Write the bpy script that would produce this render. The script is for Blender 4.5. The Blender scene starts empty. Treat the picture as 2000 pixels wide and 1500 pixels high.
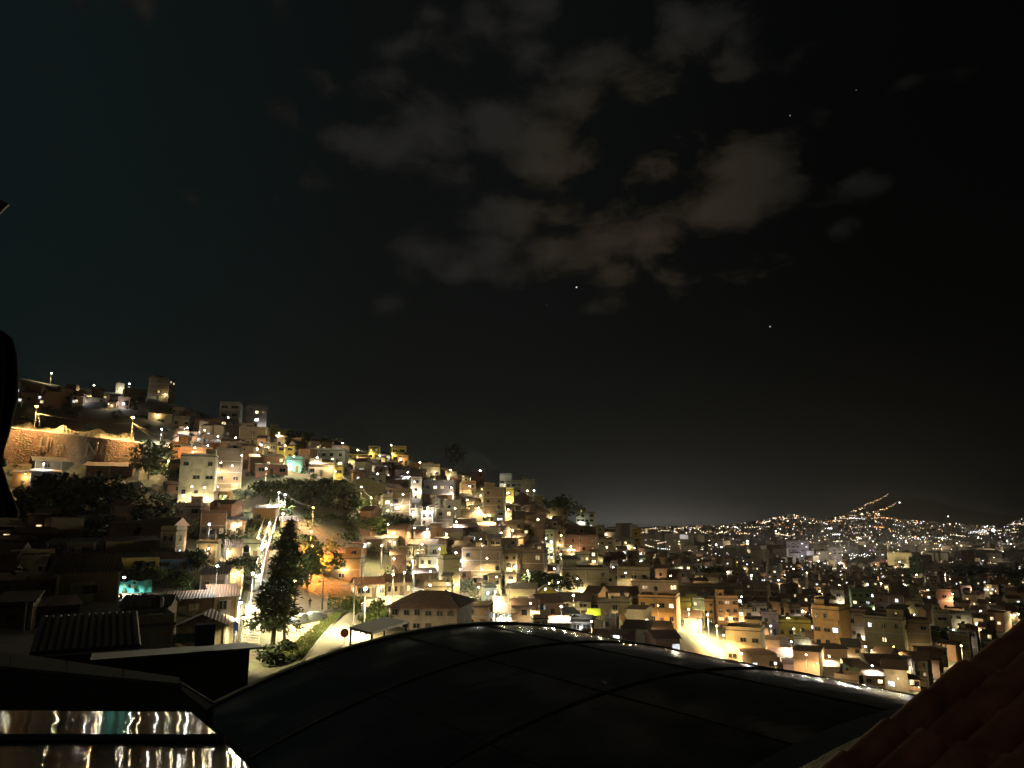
import bpy, bmesh, math, random
import numpy as np
from mathutils import Vector, Matrix, noise as mnoise

random.seed(11)
R = math.radians
sc = bpy.context.scene
COL = sc.collection
# ------------------------------------------------------------------ camera
F = 1444.0                      # focal length in pixels of the 2000 px wide photograph (26 mm on 36 mm)
HORIZON = 1015.0
PITCH = math.atan((HORIZON - 750.0) / F)
CZ = 60.0                       # eye height above datum
cam = bpy.data.objects.new('camera', bpy.data.cameras.new('camera'))
COL.objects.link(cam)
cam.data.lens = 26.0
cam.data.sensor_width = 36.0
cam.data.clip_start = 0.05
cam.data.clip_end = 30000
cam.location = (0, 0, CZ)
cam.rotation_euler = (R(90) + PITCH, 0, 0)
sc.camera = cam
sc.render.engine = 'CYCLES'
sc.cycles.use_denoising = True
sc.cycles.use_light_tree = True
sc.cycles.use_adaptive_sampling = True
sc.cycles.adaptive_threshold = 0.03
sc.cycles.max_bounces = 5
sc.cycles.diffuse_bounces = 1
sc.cycles.glossy_bounces = 3
sc.cycles.sample_clamp_indirect = 1.5
sc.cycles.sample_clamp_direct = 0
sc.cycles.caustics_reflective = False
sc.cycles.caustics_refractive = False
sc.view_settings.view_transform = 'Standard'
sc.view_settings.look = 'None'
sc.view_settings.exposure = 0.0
sc.view_settings.gamma = 1.0

def direction(u, v):
    a = (u - 1000.0) / F
    b = (750.0 - v) / F
    c, s = math.cos(PITCH), math.sin(PITCH)
    return Vector((a, c - b * s, s + b * c))

# ------------------------------------------------------------------ world: night sky, city glow, thin cloud, four stars
world = bpy.data.worlds.new('World')
sc.world = world
world.use_nodes = True
wn, wl = world.node_tree.nodes, world.node_tree.links
wn.clear()

class G:
    """small helper that writes node graphs as expressions"""
    def __init__(self, nodes, links):
        self.n, self.l = nodes, links
    def put(self, sock, v):
        if isinstance(v, bpy.types.NodeSocket):
            self.l.new(v, sock)
        else:
            sock.default_value = v
    def math(self, op, a, b=0.0, clamp=False):
        m = self.n.new('ShaderNodeMath'); m.operation = op; m.use_clamp = clamp
        self.put(m.inputs[0], a); self.put(m.inputs[1], b)
        return m.outputs[0]
    def vec(self, op, a, b=(0, 0, 0), scale=None):
        m = self.n.new('ShaderNodeVectorMath'); m.operation = op
        self.put(m.inputs[0], a); self.put(m.inputs[1], b)
        if scale is not None: self.put(m.inputs['Scale'], scale)
        return m.outputs['Value'] if op in ('DOT_PRODUCT', 'LENGTH', 'DISTANCE') else m.outputs[0]
    def noise(self, vec, scale, detail=4, rough=.55, w=None):
        m = self.n.new('ShaderNodeTexNoise')
        self.put(m.inputs['Vector'], vec)
        m.inputs['Scale'].default_value = scale; m.inputs['Detail'].default_value = detail
        m.inputs['Roughness'].default_value = rough
        return m.outputs['Fac']
    def ramp(self, x, a, b, lo=0.0, hi=1.0, smooth=True):
        m = self.n.new('ShaderNodeMapRange'); m.interpolation_type = 'SMOOTHSTEP' if smooth else 'LINEAR'
        self.put(m.inputs[0], x)
        for i, q in enumerate((a, b, lo, hi)): m.inputs[i + 1].default_value = q
        return m.outputs[0]
    def mix(self, f, a, b, kind='MIX'):
        m = self.n.new('ShaderNodeMix'); m.data_type = 'RGBA'; m.blend_type = kind
        self.put(m.inputs[0], f)
        self.put(m.inputs[6], a if isinstance(a, bpy.types.NodeSocket) else (*a[:3], 1))
        self.put(m.inputs[7], b if isinstance(b, bpy.types.NodeSocket) else (*b[:3], 1))
        return m.outputs[2]
    def sep(self, v):
        m = self.n.new('ShaderNodeSeparateXYZ'); self.put(m.inputs[0], v)
        return m.outputs
    def comb(self, x, y, z):
        m = self.n.new('ShaderNodeCombineXYZ')
        for i, q in enumerate((x, y, z)): self.put(m.inputs[i], q)
        return m.outputs[0]

g = G(wn, wl)
tc = wn.new('ShaderNodeTexCoord')
D = tc.outputs['Generated']
dx, dy, dz = g.sep(D)
el = g.math('MAXIMUM', dz, 0.0)
# night sky: teal window reflection mixed in towards the left, almost black towards the right
base = g.mix(g.ramp(dx, -0.66, -0.08), (0.0040, 0.0084, 0.0088), (0.0036, 0.0044, 0.0042))
base = g.mix(g.ramp(dx, -0.10, 0.52), base, (0.0010, 0.0011, 0.0011))
# light dome of the town over the valley
glow_dir = direction(1230, 1015).normalized()
ca = g.vec('DOT_PRODUCT', D, tuple(glow_dir))
near = g.math('POWER', g.math('MAXIMUM', ca, 0.0), 90.0)
wide = g.math('POWER', g.math('MAXIMUM', ca, 0.0), 20.0)
e1 = g.math('EXPONENT', g.math('MULTIPLY', el, -34.0))
e2 = g.math('EXPONENT', g.math('MULTIPLY', el, -9.0))
glow = g.math('ADD', g.math('MULTIPLY', g.math('MULTIPLY', near, e1), 0.085),
              g.math('MULTIPLY', g.math('MULTIPLY', wide, e2), 0.0098))
CLOUD_OFFSET = (3.1, 1.2, 0.4)
# thin cloud lit from below
cv = g.vec('ADD', g.vec('MULTIPLY', D, (1.0, 1.0, 1.75)), CLOUD_OFFSET)
wrp = wn.new('ShaderNodeTexNoise'); wl.new(cv, wrp.inputs['Vector']); wrp.inputs['Scale'].default_value = 7.0; wrp.inputs['Detail'].default_value = 3
cvw = g.vec('ADD', cv, g.vec('SCALE', g.vec('SUBTRACT', wrp.outputs['Color'], (.5, .5, .5)), scale=.07))
vor = wn.new('ShaderNodeTexVoronoi'); vor.feature = 'SMOOTH_F1'; vor.inputs['Scale'].default_value = 12.0; vor.inputs['Smoothness'].default_value = .55
wl.new(cvw, vor.inputs['Vector'])
puff = g.math('SUBTRACT', 1.0, g.math('MULTIPLY', vor.outputs['Distance'], 1.35))
big = g.noise(cv, 4.5, 4, .5)
fine = g.noise(cvw, 17.0, 6, .62)
cl = g.math('ADD', g.math('ADD', g.math('MULTIPLY', puff, .34), g.math('MULTIPLY', big, .50)), g.math('MULTIPLY', fine, .42))
cloud_dir = direction(1090, 330).normalized()
off = g.vec('LENGTH', g.vec('MULTIPLY', g.vec('SUBTRACT', D, tuple(cloud_dir)), (1.0, 1.0, 1.75)))
patch = g.ramp(off, 0.46, 0.16)
cl = g.math('ADD', cl, g.math('MULTIPLY', patch, 0.20))
cmask = g.ramp(cl, 0.675, 0.79)
cbri = g.ramp(cl, 0.72, 0.92)
warm_dir = direction(1270, 400).normalized()
wm = g.ramp(g.vec('DOT_PRODUCT', D, tuple(warm_dir)), 0.975, 0.999)
ccol = g.mix(wm, (0.0125, 0.0120, 0.0108), (0.0235, 0.0185, 0.0122))
fade = g.ramp(dz, 0.24, 0.30)
cloud_amt = g.math('MULTIPLY', g.math('MULTIPLY', cmask, fade), g.ramp(dx, 0.62, 0.15, .12, 1.0))
glowc = g.vec('SCALE', (1.0, 0.93, 0.83), scale=g.math('MULTIPLY', glow, g.ramp(dz, -0.03, 0.0)))
sky = g.vec('ADD', base, glowc)
cl_col = g.vec('SCALE', ccol, scale=g.math('ADD', .62, g.math('MULTIPLY', cbri, .7)))
sky = g.mix(g.math('MULTIPLY', cloud_amt, .85), sky, cl_col)
for (su, sv, sz, st) in ((1126, 561, 1.5, .75), (1504, 638, 1.25, .5), (1543, 226, 1.0, .28), (1068, 595, 1.0, .12), (1672, 176, .9, .12), (540, 388, .9, .08)):
    sd = direction(su, sv).normalized()
    dd = g.vec('DISTANCE', D, tuple(sd))
    m = g.math('LESS_THAN', dd, sz / F)
    sky = g.vec('ADD', sky, g.vec('SCALE', (1.0, 1.0, .95), scale=g.math('MULTIPLY', m, st)))
bg = wn.new('ShaderNodeBackground')
wl.new(sky, bg.inputs[0])
bg.inputs[1].default_value = 1.0
wo = wn.new('ShaderNodeOutputWorld')
wl.new(bg.outputs[0], wo.inputs[0])

# added faint warm fill standing in for scattered city light
city_fill = bpy.data.objects.new('moonlight', bpy.data.lights.new('moonlight', 'SUN'))
COL.objects.link(city_fill)
city_fill.data.energy = 0.05
city_fill.data.angle = R(10)
city_fill.data.color = (1.0, .86, .68)
city_fill.rotation_euler = (R(52), 0, R(-35))

# ------------------------------------------------------------------ materials
MATS = {}
def material(name, build):
    if name in MATS: return MATS[name]
    m = bpy.data.materials.new(name); m.use_nodes = True
    nt = m.node_tree
    bs = nt.nodes['Principled BSDF']
    build(G(nt.nodes, nt.links), bs, nt)
    MATS[name] = m
    return m

def objcol(gg):
    return gg.n.new('ShaderNodeObjectInfo').outputs['Color']
def wpos(gg):
    return gg.n.new('ShaderNodeNewGeometry').outputs['Position']
def bump(gg, bs, h, dist=.02, strength=.6):
    b = gg.n.new('ShaderNodeBump'); b.inputs['Distance'].default_value = dist; b.inputs['Strength'].default_value = strength
    gg.l.new(h, b.inputs['Height']); gg.l.new(b.outputs[0], bs.inputs['Normal'])

def m_plaster(gg, bs, nt):
    p = wpos(gg)
    n = gg.noise(p, .55, 6, .6)
    st = gg.noise(gg.vec('MULTIPLY', p, (1.6, 1.6, .22)), 1.0, 4, .6)      # rain streaks
    c = gg.mix(gg.ramp(n, .3, .75, .0, .6), objcol(gg), (.13, .10, .075))
    c = gg.mix(gg.ramp(st, .52, .78, 0, .5), c, (.12, .10, .08))
    gg.put(bs.inputs['Base Color'], c); bs.inputs['Roughness'].default_value = .9
    bump(gg, bs, n, .05)
def m_brick(gg, bs, nt):
    p = wpos(gg)
    x, y, z = gg.sep(p)
    bt = gg.n.new('ShaderNodeTexBrick')
    gg.put(bt.inputs['Vector'], gg.comb(gg.math('ADD', x, y), z, 0.0))
    bt.inputs['Scale'].default_value = 1.0
    bt.inputs['Brick Width'].default_value = .45; bt.inputs['Row Height'].default_value = .17
    bt.inputs['Mortar Size'].default_value = .018
    bt.inputs['Color1'].default_value = (.95, .95, .95, 1); bt.inputs['Color2'].default_value = (.62, .60, .58, 1); bt.inputs['Mortar'].default_value = (.75, .78, .8, 1)
    n = gg.noise(p, .5, 6, .65)
    c = gg.mix(1.0, objcol(gg), bt.outputs['Color'], 'MULTIPLY')
    c = gg.mix(gg.ramp(n, .38, .75, 0, .55), c, (.15, .105, .07))
    gg.put(bs.inputs['Base Color'], c); bs.inputs['Roughness'].default_value = .92
def m_roof(gg, bs, nt):
    p = wpos(gg)
    n = gg.noise(p, .8, 6, .65)
    x, y, z = gg.sep(p)
    w = gg.math('SINE', gg.math('MULTIPLY', gg.math('ADD', x, gg.math('MULTIPLY', y, .35)), 16.0))
    c = gg.mix(gg.ramp(n, .3, .72, .05, .8), objcol(gg), (.06, .045, .035))
    gg.put(bs.inputs['Base Color'], c); bs.inputs['Roughness'].default_value = .8
    bump(gg, bs, w, .06, .8)
def m_metalroof(gg, bs, nt):
    p = wpos(gg)
    n = gg.noise(p, .7, 6, .65)
    x, y, z = gg.sep(p)
    w = gg.math('SINE', gg.math('MULTIPLY', gg.math('ADD', x, gg.math('MULTIPLY', y, .2)), 20.0))
    c = gg.mix(gg.ramp(n, .4, .7), objcol(gg), (.16, .10, .06))
    gg.put(bs.inputs['Base Color'], c); bs.inputs['Roughness'].default_value = .55
    bs.inputs['Metallic'].default_value = .3
    bump(gg, bs, w, .05, .8)
def m_flat(col, rough=.8, metal=0.0, spec=.5):
    def f(gg, bs, nt):
        n = gg.noise(wpos(gg), 1.7, 4, .6)
        c = gg.mix(gg.ramp(n, .35, .75, 0, .55), col, tuple(q * .55 for q in col))
        gg.put(bs.inputs['Base Color'], c)
        bs.inputs['Roughness'].default_value = rough; bs.inputs['Metallic'].default_value = metal
        bs.inputs['Specular IOR Level'].default_value = spec
    return f
def m_emit(col, s):
    def f(gg, bs, nt):
        bs.inputs['Base Color'].default_value = (.3, .3, .3, 1)
        bs.inputs['Emission Color'].default_value = (*col, 1)
        bs.inputs['Emission Strength'].default_value = s
    return f
def m_litwin(col, s):
    """a lit room seen through curtains: uneven across the pane"""
    def f(gg, bs, nt):
        oi = gg.n.new('ShaderNodeObjectInfo')
        n = gg.noise(gg.vec('MULTIPLY', wpos(gg), (1.3, 1.3, .8)), 1.0, 2, .5)
        st = gg.math('MULTIPLY', gg.ramp(n, .3, .68, .25, 1.25), gg.math('MULTIPLY', gg.math('ADD', oi.outputs['Random'], .35), s))
        bs.inputs['Base Color'].default_value = (.12, .11, .1, 1)
        bs.inputs['Emission Color'].default_value = (*col, 1)
        gg.put(bs.inputs['Emission Strength'], st)
    return f
def m_glass(gg, bs, nt):
    bs.inputs['Base Color'].default_value = (.012, .012, .014, 1); bs.inputs['Roughness'].default_value = .12
def m_leaf(col, col2):
    def f(gg, bs, nt):
        n = gg.noise(wpos(gg), .8, 3, .6)
        gg.put(bs.inputs['Base Color'], gg.mix(gg.ramp(n, .35, .65), col, col2))
        bs.inputs['Roughness'].default_value = .7
        bs.inputs['Specular IOR Level'].default_value = .2
    return f
def m_ground(gg, bs, nt):
    p = wpos(gg)
    n = gg.noise(p, .06, 6, .6)
    n2 = gg.noise(p, .9, 6, .65)
    x, y, z = gg.sep(gg.n.new('ShaderNodeNewGeometry').outputs['Normal'])
    c = gg.mix(gg.ramp(n, .42, .58), (.095, .062, .034), (.065, .066, .024))
    c = gg.mix(gg.ramp(n2, .35, .7, 0, .85), c, (.03, .026, .015))
    gg.put(bs.inputs['Base Color'], c); bs.inputs['Roughness'].default_value = .95
    bump(gg, bs, n2, .25, .8)

M_PLASTER = material('plaster', m_plaster)
M_BRICK = material('brick', m_brick)
M_ROOF = material('clay roof', m_roof)
M_TIN = material('corrugated sheet', m_metalroof)
M_CONC = material('concrete', m_flat((.30, .26, .21), .9))
M_DARKCONC = material('shaded concrete', m_flat((.06, .054, .046), .9))  # flat roof concrete with its unlit darkness put into the colour
M_WOOD = material('dark timber', m_flat((.07, .045, .025), .8))
M_FRAME = material('window frame', m_flat((.15, .13, .11), .6))
M_GLASS = material('dark window glass', m_glass)
M_W = [material('window warm', m_litwin((1, .78, .42), 3.2)), material('window white', m_litwin((.92, .96, 1), 3.6)),
       material('window yellow', m_litwin((1, .68, .25), 2.8)), material('window dim', m_litwin((1, .72, .40), .55))]
M_SODIUM = material('sodium lamp', m_emit((1, .50, .08), 60))
M_WHITE = material('white lamp', m_emit((.93, .98, 1), 60))
M_WARM = material('warm lamp', m_emit((1, .85, .50), 60))
M_POLE = material('galvanised pole', m_flat((.13, .115, .095), .7, .0))
M_BARK = material('bark', m_flat((.075, .055, .04), .9))
M_LEAF = material('leaves green', m_leaf((.045, .075, .018), (.085, .10, .03)))
M_DLEAF = material('leaves dark', m_leaf((.018, .028, .012), (.04, .05, .02)))
M_NEEDLE = material('needles', m_leaf((.035, .055, .022), (.07, .09, .035)))
M_GRASS = material('grass', m_leaf((.07, .10, .02), (.12, .12, .035)))
M_GROUND = material('ground', m_ground)
M_BLACK = material('black rubber', m_flat((.006, .006, .006), .6))

def paint(name, col, rough=.7, metal=0.0, spec=.5):
    return material(name, m_flat(col, rough, metal, spec))

# ------------------------------------------------------------------ object helpers
def link(o, parent=None):
    COL.objects.link(o)
    if parent is not None: o.parent = parent
    return o
def tag(o, label, cat, group=None, kind=None):
    if label: o['label'] = label
    if cat: o['category'] = cat
    if group: o['group'] = group
    if kind: o['kind'] = kind
    return o
def thing(name, label, cat, loc, rz=0.0, group=None):
    o = bpy.data.objects.new(name, None)
    o.empty_display_size = .3
    o.location = loc; o.rotation_euler = (0, 0, rz)
    link(o)
    return tag(o, label, cat, group)
def mesh_from(name, verts, faces, mats):
    me = bpy.data.meshes.new(name)
    me.from_pydata([tuple(v) for v in verts], [], faces)
    for m in (mats if isinstance(mats, (list, tuple)) else [mats]): me.materials.append(m)
    me.update()
    return me
def part(name, me, parent, loc=(0, 0, 0), scale=(1, 1, 1), rot=(0, 0, 0), col=None):
    o = bpy.data.objects.new(name, me)
    o.location = loc; o.scale = scale; o.rotation_euler = rot
    if col: o.color = (*col, 1)
    return link(o, parent)
def box_geo(x0, x1, y0, y1, z0, z1, V, FC):
    b = len(V)
    V += [(x0, y0, z0), (x1, y0, z0), (x1, y1, z0), (x0, y1, z0), (x0, y0, z1), (x1, y0, z1), (x1, y1, z1), (x0, y1, z1)]
    FC += [(b, b + 3, b + 2, b + 1), (b + 4, b + 5, b + 6, b + 7), (b, b + 1, b + 5, b + 4), (b + 1, b + 2, b + 6, b + 5), (b + 2, b + 3, b + 7, b + 6), (b + 3, b, b + 4, b + 7)]
_C = {}
def cube(mat):                       # unit box: x -.5...5, y 0..1 (front face at y=0), z 0..1
    k = ('cube', mat.name)
    if k not in _C:
        V, FC = [], []; box_geo(-.5, .5, 0, 1, 0, 1, V, FC)
        _C[k] = mesh_from('box ' + mat.name, V, FC, mat)
    return _C[k]
def gable_wall(mat):
    k = ('gable', mat.name)
    if k not in _C:
        V = [(-.5, 0, 0), (.5, 0, 0), (0, 0, 1), (-.5, 1, 0), (.5, 1, 0), (0, 1, 1)]
        _C[k] = mesh_from('gable ' + mat.name, V, [(0, 1, 2), (3, 5, 4), (0, 2, 5, 3), (1, 4, 5, 2), (0, 3, 4, 1)], mat)
    return _C[k]
def gable_roof(mat):                 # ridge along y; shell with thickness
    k = ('groof', mat.name)
    if k not in _C:
        pr = [(-.55, -.10), (0, 1.0), (.55, -.10), (.55, .0), (0, 1.12), (-.55, .0)]
        V = [(x, -.06, z) for x, z in pr] + [(x, 1.06, z) for x, z in pr]
        FC = [(0, 1, 4, 5), (1, 2, 3, 4), (6, 11, 10, 7), (7, 10, 9, 8)] + [(i, i + 6, (i + 1) % 6 + 6, (i + 1) % 6) for i in range(6)]
        _C[k] = mesh_from('gable roof ' + mat.name, V, FC, mat)
    return _C[k]
def hip_roof(mat):
    k = ('hroof', mat.name)
    if k not in _C:
        V = [(-.56, -.08, 0), (.56, -.08, 0), (.56, 1.08, 0), (-.56, 1.08, 0), (-.22, .5, 1), (.22, .5, 1), (-.56, -.08, -.08), (.56, -.08, -.08), (.56, 1.08, -.08), (-.56, 1.08, -.08)]
        _C[k] = mesh_from('hip roof ' + mat.name, V, [(0, 1, 5, 4), (1, 2, 5), (2, 3, 4, 5), (3, 0, 4), (6, 7, 1, 0), (7, 8, 2, 1), (8, 9, 3, 2), (9, 6, 0, 3), (6, 9, 8, 7)], mat)
    return _C[k]
def parapet(mat):                    # ring round a flat roof, unit footprint, unit height
    k = ('parapet', mat.name)
    if k not in _C:
        V, FC = [], []
        t = .025
        box_geo(-.503, .503, -.003, t, 0, 1, V, FC); box_geo(-.503, .503, 1 - t, 1.003, 0, 1, V, FC)
        box_geo(-.503, -.5 + t, t, 1 - t, 0, 1, V, FC); box_geo(.5 - t, .503, t, 1 - t, 0, 1, V, FC)
        _C[k] = mesh_from('parapet ' + mat.name, V, FC, mat)
    return _C[k]
def window_mesh(pane):
    """unit window in the xz plane, reveal 1 deep: frame ring, middle mullion, sill and recessed pane"""
    k = ('win', pane.name)
    if k not in _C:
        V, FC, MI = [], [], []
        def b(*a, m=0):
            n = len(FC); box_geo(*a, V, FC); MI.extend([m] * (len(FC) - n))
        b(-.5, -.43, -1, .2, 0, 1); b(.43, .5, -1, .2, 0, 1)
        b(-.43, .43, -1, .2, .93, 1); b(-.55, .55, -1.6, .2, -.06, 0)
        b(-.03, .03, -.5, .2, 0.0, .93)
        b(-.43, .43, -.2, .15, 0.0, .93, m=1)
        me = mesh_from('window ' + pane.name, V, FC, [M_FRAME, pane])
        for p_, mi in zip(me.polygons, MI): p_.material_index = mi
        _C[k] = me
    return _C[k]
def ball_mesh(mat, r=1.0):
    k = ('ball', mat.name)
    if k not in _C:
        bm = bmesh.new(); bmesh.ops.create_icosphere(bm, subdivisions=2, radius=1)
        for vv in bm.verts: vv.co.z *= .6
        me = bpy.data.meshes.new('bulb ' + mat.name); bm.to_mesh(me); bm.free(); me.materials.append(mat); _C[k] = me
    return _C[k]
def tank_mesh():
    if 'tank' not in _C:
        V, FC = [], []
        pr = [(.55, 0), (.58, .35), (.55, .4), (.58, .75), (.5, .95), (.2, 1.1), (.2, 1.2)]
        for r_, z in pr:
            for k in range(10): V.append((r_ * math.cos(k * .6283), r_ * math.sin(k * .6283), z))
        for j in range(len(pr) - 1):
            for k in range(10): FC.append((j * 10 + k, j * 10 + (k + 1) % 10, j * 10 + 10 + (k + 1) % 10, j * 10 + 10 + k))
        FC.append(tuple((len(pr) - 1) * 10 + k for k in range(10)))
        _C['tank'] = mesh_from('water tank', V, FC, M_BLACK)
    return _C['tank']
def balcony_mesh(mat):
    k = ('balcony', mat.name)
    if k not in _C:
        V, FC = [], []
        box_geo(-.5, .5, 0, 1, 0, .16, V, FC); box_geo(-.5, .5, 0, .09, .16, .95, V, FC); box_geo(-.5, -.485, .09, 1, .16, .95, V, FC); box_geo(.485, .5, .09, 1, .16, .95, V, FC)
        _C[k] = mesh_from('balcony ' + mat.name, V, FC, mat)
    return _C[k]
def door_mesh():
    if 'door' not in _C:
        V, FC = [], []
        box_geo(-.5, .5, -1, .2, 0, 1, V, FC); box_geo(-.42, -.05, -1.5, -1, .08, .45, V, FC); box_geo(.05, .42, -1.5, -1, .08, .45, V, FC)
        box_geo(-.42, .42, -1.5, -1, .52, .92, V, FC)
        _C['door'] = mesh_from('door', V, FC, M_WOOD)
    return _C['door']

# ------------------------------------------------------------------ terrain: heights measured where things stand, joined by a smooth surface
GP = [  # u, v, Y of ground seen in the photograph
 (620,1290,85),(650,1230,105),(690,1190,130),(600,1180,148),(690,1158,165),(560,1255,102),(470,1262,98),(500,1110,150),(520,1050,175),(545,965,215),
 (100,1330,42),(300,1330,45),(100,1230,75),(50,1110,112),(250,1160,104),(300,1070,145),(100,1060,138),(420,1150,115),(400,1080,150),(180,1030,170),(60,985,200),(150,950,225),(100,908,255),(270,908,250),(20,908,255),
 (150,842,268),(20,836,272),(270,862,268),(150,800,320),(90,760,385),(200,768,390),(310,782,405),(0,730,420),(60,742,440),(330,790,470),(330,905,250),(400,1000,220),(450,965,232),(480,905,260),(560,880,292),(640,932,262),(600,990,215),
 (450,833,350),(500,845,350),(640,868,340),(560,860,360),(780,903,345),(700,925,300),(740,1003,240),(650,1065,195),(800,1065,220),(900,1005,290),(880,930,370),(950,945,400),(1000,965,400),(1050,990,420),(1150,1035,470),
 (600,870,450),(900,925,500),(1050,990,560),(330,800,560),(1160,1042,600),(1000,1065,270),(900,1125,205),(1140,1182,205),(1000,1185,178),(850,1205,148),(790,1238,118),(900,1250,120),(1000,1240,152),(1100,1110,280),(1050,1030,340),
 (1200,1065,420),(1250,1085,470),(1400,1085,720),(1300,1130,310),(1300,1215,212),(1400,1290,188),(1440,1232,236),(1600,1235,268),(1700,1292,214),(1800,1330,190),(1900,1240,285),(1950,1200,340),(1600,1165,440),(1950,1150,520),(1500,1115,700),(1800,1115,800),(1200,1290,130),(1300,1330,110),
 (1250,1060,1400),(1500,1065,1800),(1800,1068,1700),(1950,1070,1700),(1300,1045,2600),(1600,1045,2800),(1900,1048,2600),
 (1190,1034,6000),(1250,1031,4600),(1330,1027,4400),(1420,1026,4200),(1480,1018,4000),(1550,1004,4000),(1610,1020,4200),(1660,1000,4400),(1700,982,4600),(1740,966,4800),(1790,972,5000),(1850,986,5000),(1920,1000,5000),(1995,1008,5000),(2100,1012,5000),(1850,1027,3900),(1920,1029,3900),(1995,1029,3900),
 (1430,1045,6200),(1500,1040,6200),(1550,1030,6200),(1620,1035,6400),(1680,1015,6800),(1740,1000,6800),(1800,1010,6800),(1900,1025,6800),(1990,1035,6800),(1190,1032,9000),(1550,1040,9000),(1740,1020,9000),(2000,1030,9000),(1300,1031,9000)]
ctl = []
for u, v, Y in GP:
    d = direction(u, v); ctl.append((d.x / d.y, math.log(Y), d.z / d.y * Y))
ctl += [(s_, math.log(14), -8.0) for s_ in (-.9, -.4, 0, .4, .9)] + [(s_, math.log(40), -16.0) for s_ in (-.1, .2)] + [(.5, math.log(40), -22.0), (.9, math.log(100), -36.0), (.3, math.log(80), -25.0)]
ctl += [(-1.4, math.log(100), -4.0), (-1.4, math.log(300), 40.0), (-1.4, math.log(600), 80.0), (-.8, math.log(1500), 60.0), (-.3, math.log(1500), 40.0), (0, math.log(1500), -10.0), (1.4, math.log(300), -45.0), (1.4, math.log(1500), -60.0), (-1.0, math.log(7000), 20.0), (1.4, math.log(7000), 0.0), (-.3, math.log(7000), -20.0)]
ctl = np.array(ctl)
def _xy(s_, l): return np.stack([np.asarray(s_) * 3.2, np.asarray(l)], -1)
_P = _xy(ctl[:, 0], ctl[:, 1])
def _k(a, b):
    d2 = ((a[..., None, :] - b[None, :, :]) ** 2).sum(-1)
    return .5 * d2 * np.log(d2 + 1e-9)
# solve for z / Y**0.5 so that far heights do not swamp near ones
_w = np.exp(ctl[:, 1] * .5)
n_ = len(ctl)
K = _k(_P, _P) + np.eye(n_) * 6e-3
Q = np.concatenate([np.ones((n_, 1)), _P], 1)
Am = np.block([[K, Q], [Q.T, np.zeros((3, 3))]])
sol = np.linalg.solve(Am, np.concatenate([ctl[:, 2] / _w, np.zeros(3)]))
def Hs(s_, l):
    s_ = np.atleast_1d(s_).astype(float); l = np.atleast_1d(l).astype(float)
    p_ = _xy(s_, l)
    z = _k(p_, _P) @ sol[:n_] + np.concatenate([np.ones((len(p_), 1)), p_], 1) @ sol[n_:]
    return z * np.exp(l * .5)
def H(x, y):
    y = max(y, 8.0)
    return CZ + float(Hs(x / y, math.log(y))[0])
_LY = np.linspace(math.log(30), math.log(8800), 420)
def hit(u, v, lift=0.0, ymin=30.0, ymax=8800.0):
    """where the sight line through a pixel meets the ground (or a level `lift` metres above it)"""
    d = direction(u, v); s_ = d.x / d.y; q = d.z / d.y
    hz = Hs(np.full_like(_LY, s_), _LY) + lift
    Ys = np.exp(_LY)
    below = (q * Ys <= hz) & (Ys >= ymin) & (Ys <= ymax)
    i = int(np.argmax(below)) if below.any() else int(np.argmin(np.abs(q * Ys - hz) / Ys))
    if i > 0 and below[i]:
        a = q * Ys[i - 1] - hz[i - 1]; b = q * Ys[i] - hz[i]
        t = a / (a - b) if a > 0 > b else 1.0
        Y = Ys[i - 1] + t * (Ys[i] - Ys[i - 1])
    else:
        Y = Ys[i]
    return Vector((s_ * Y, Y, CZ + q * Y - lift))
def pix(P):
    d = Vector(P) - Vector((0, 0, CZ)); c, s = math.cos(PITCH), math.sin(PITCH)
    f = d.y * c + d.z * s; up = -d.y * s + d.z * c
    return 1000 + d.x / f * F, 750 - up / f * F
def at_depth(u, v, Y):
    d = direction(u, v) / direction(u, v).y
    return Vector((d.x * Y, Y, CZ + d.z * Y))
def at_level(u, v, z):              # z relative to the eye
    d = direction(u, v); k = z / d.z
    return Vector((d.x * k, d.y * k, CZ + z))

ss = np.concatenate([np.linspace(-2.6, -.8, 30)[:-1], np.linspace(-.8, .8, 240), np.linspace(.8, 2.6, 30)[1:]])
ll = np.linspace(math.log(9), math.log(8800), 250)
SS, LL = np.meshgrid(ss, ll)
ZZ = Hs(SS.ravel(), LL.ravel())
YY = np.exp(LL.ravel()); XX = SS.ravel() * YY
V = []
for x, y, z in zip(XX, YY, ZZ):
    V.append((x, y, CZ + z + mnoise.noise((x * .07, y * .07, 0)) * min(.6, .004 * y)))
nc = len(ss)
FC = [(j * nc + i, j * nc + i + 1, (j + 1) * nc + i + 1, (j + 1) * nc + i) for j in range(len(ll) - 1) for i in range(nc - 1)]
terr = part('ground', mesh_from('ground', V, FC, M_GROUND), None)
for p_ in terr.data.polygons: p_.use_smooth = True
tag(terr, 'bare earth and dry grass hillside falling to the valley floor', None, None, 'structure')

# ------------------------------------------------------------------ houses
COLR = {'brick': (.25, .165, .090), 'dbrick': (.165, .11, .062), 'tan': (.31, .245, .14), 'cream': (.36, .31, .20), 'white': (.50, .48, .40), 'grey': (.28, .27, .24),
        'orange': (.46, .22, .075), 'red': (.32, .13, .08), 'yellow': (.62, .46, .07), 'blue': (.10, .17, .36), 'sky': (.36, .48, .66), 'teal': (.08, .30, .27), 'lilac': (.34, .30, .38),
        'green': (.22, .29, .14), 'navy': (.05, .06, .13), 'clay': (.20, .095, .05), 'dclay': (.09, .05, .035), 'tin': (.12, .115, .10), 'rust': (.14, .07, .04), 'pale': (.40, .36, .245), 'brown': (.17, .11, .07)}
RECTS = []
HAZE = 4.5e-5
PW = 4.8     # all lamps together
HOUSES = []
ADDED_LAMPS = .42
LIT_PICK = (0, 0, 1, 1, 2, 3, 3)
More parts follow.
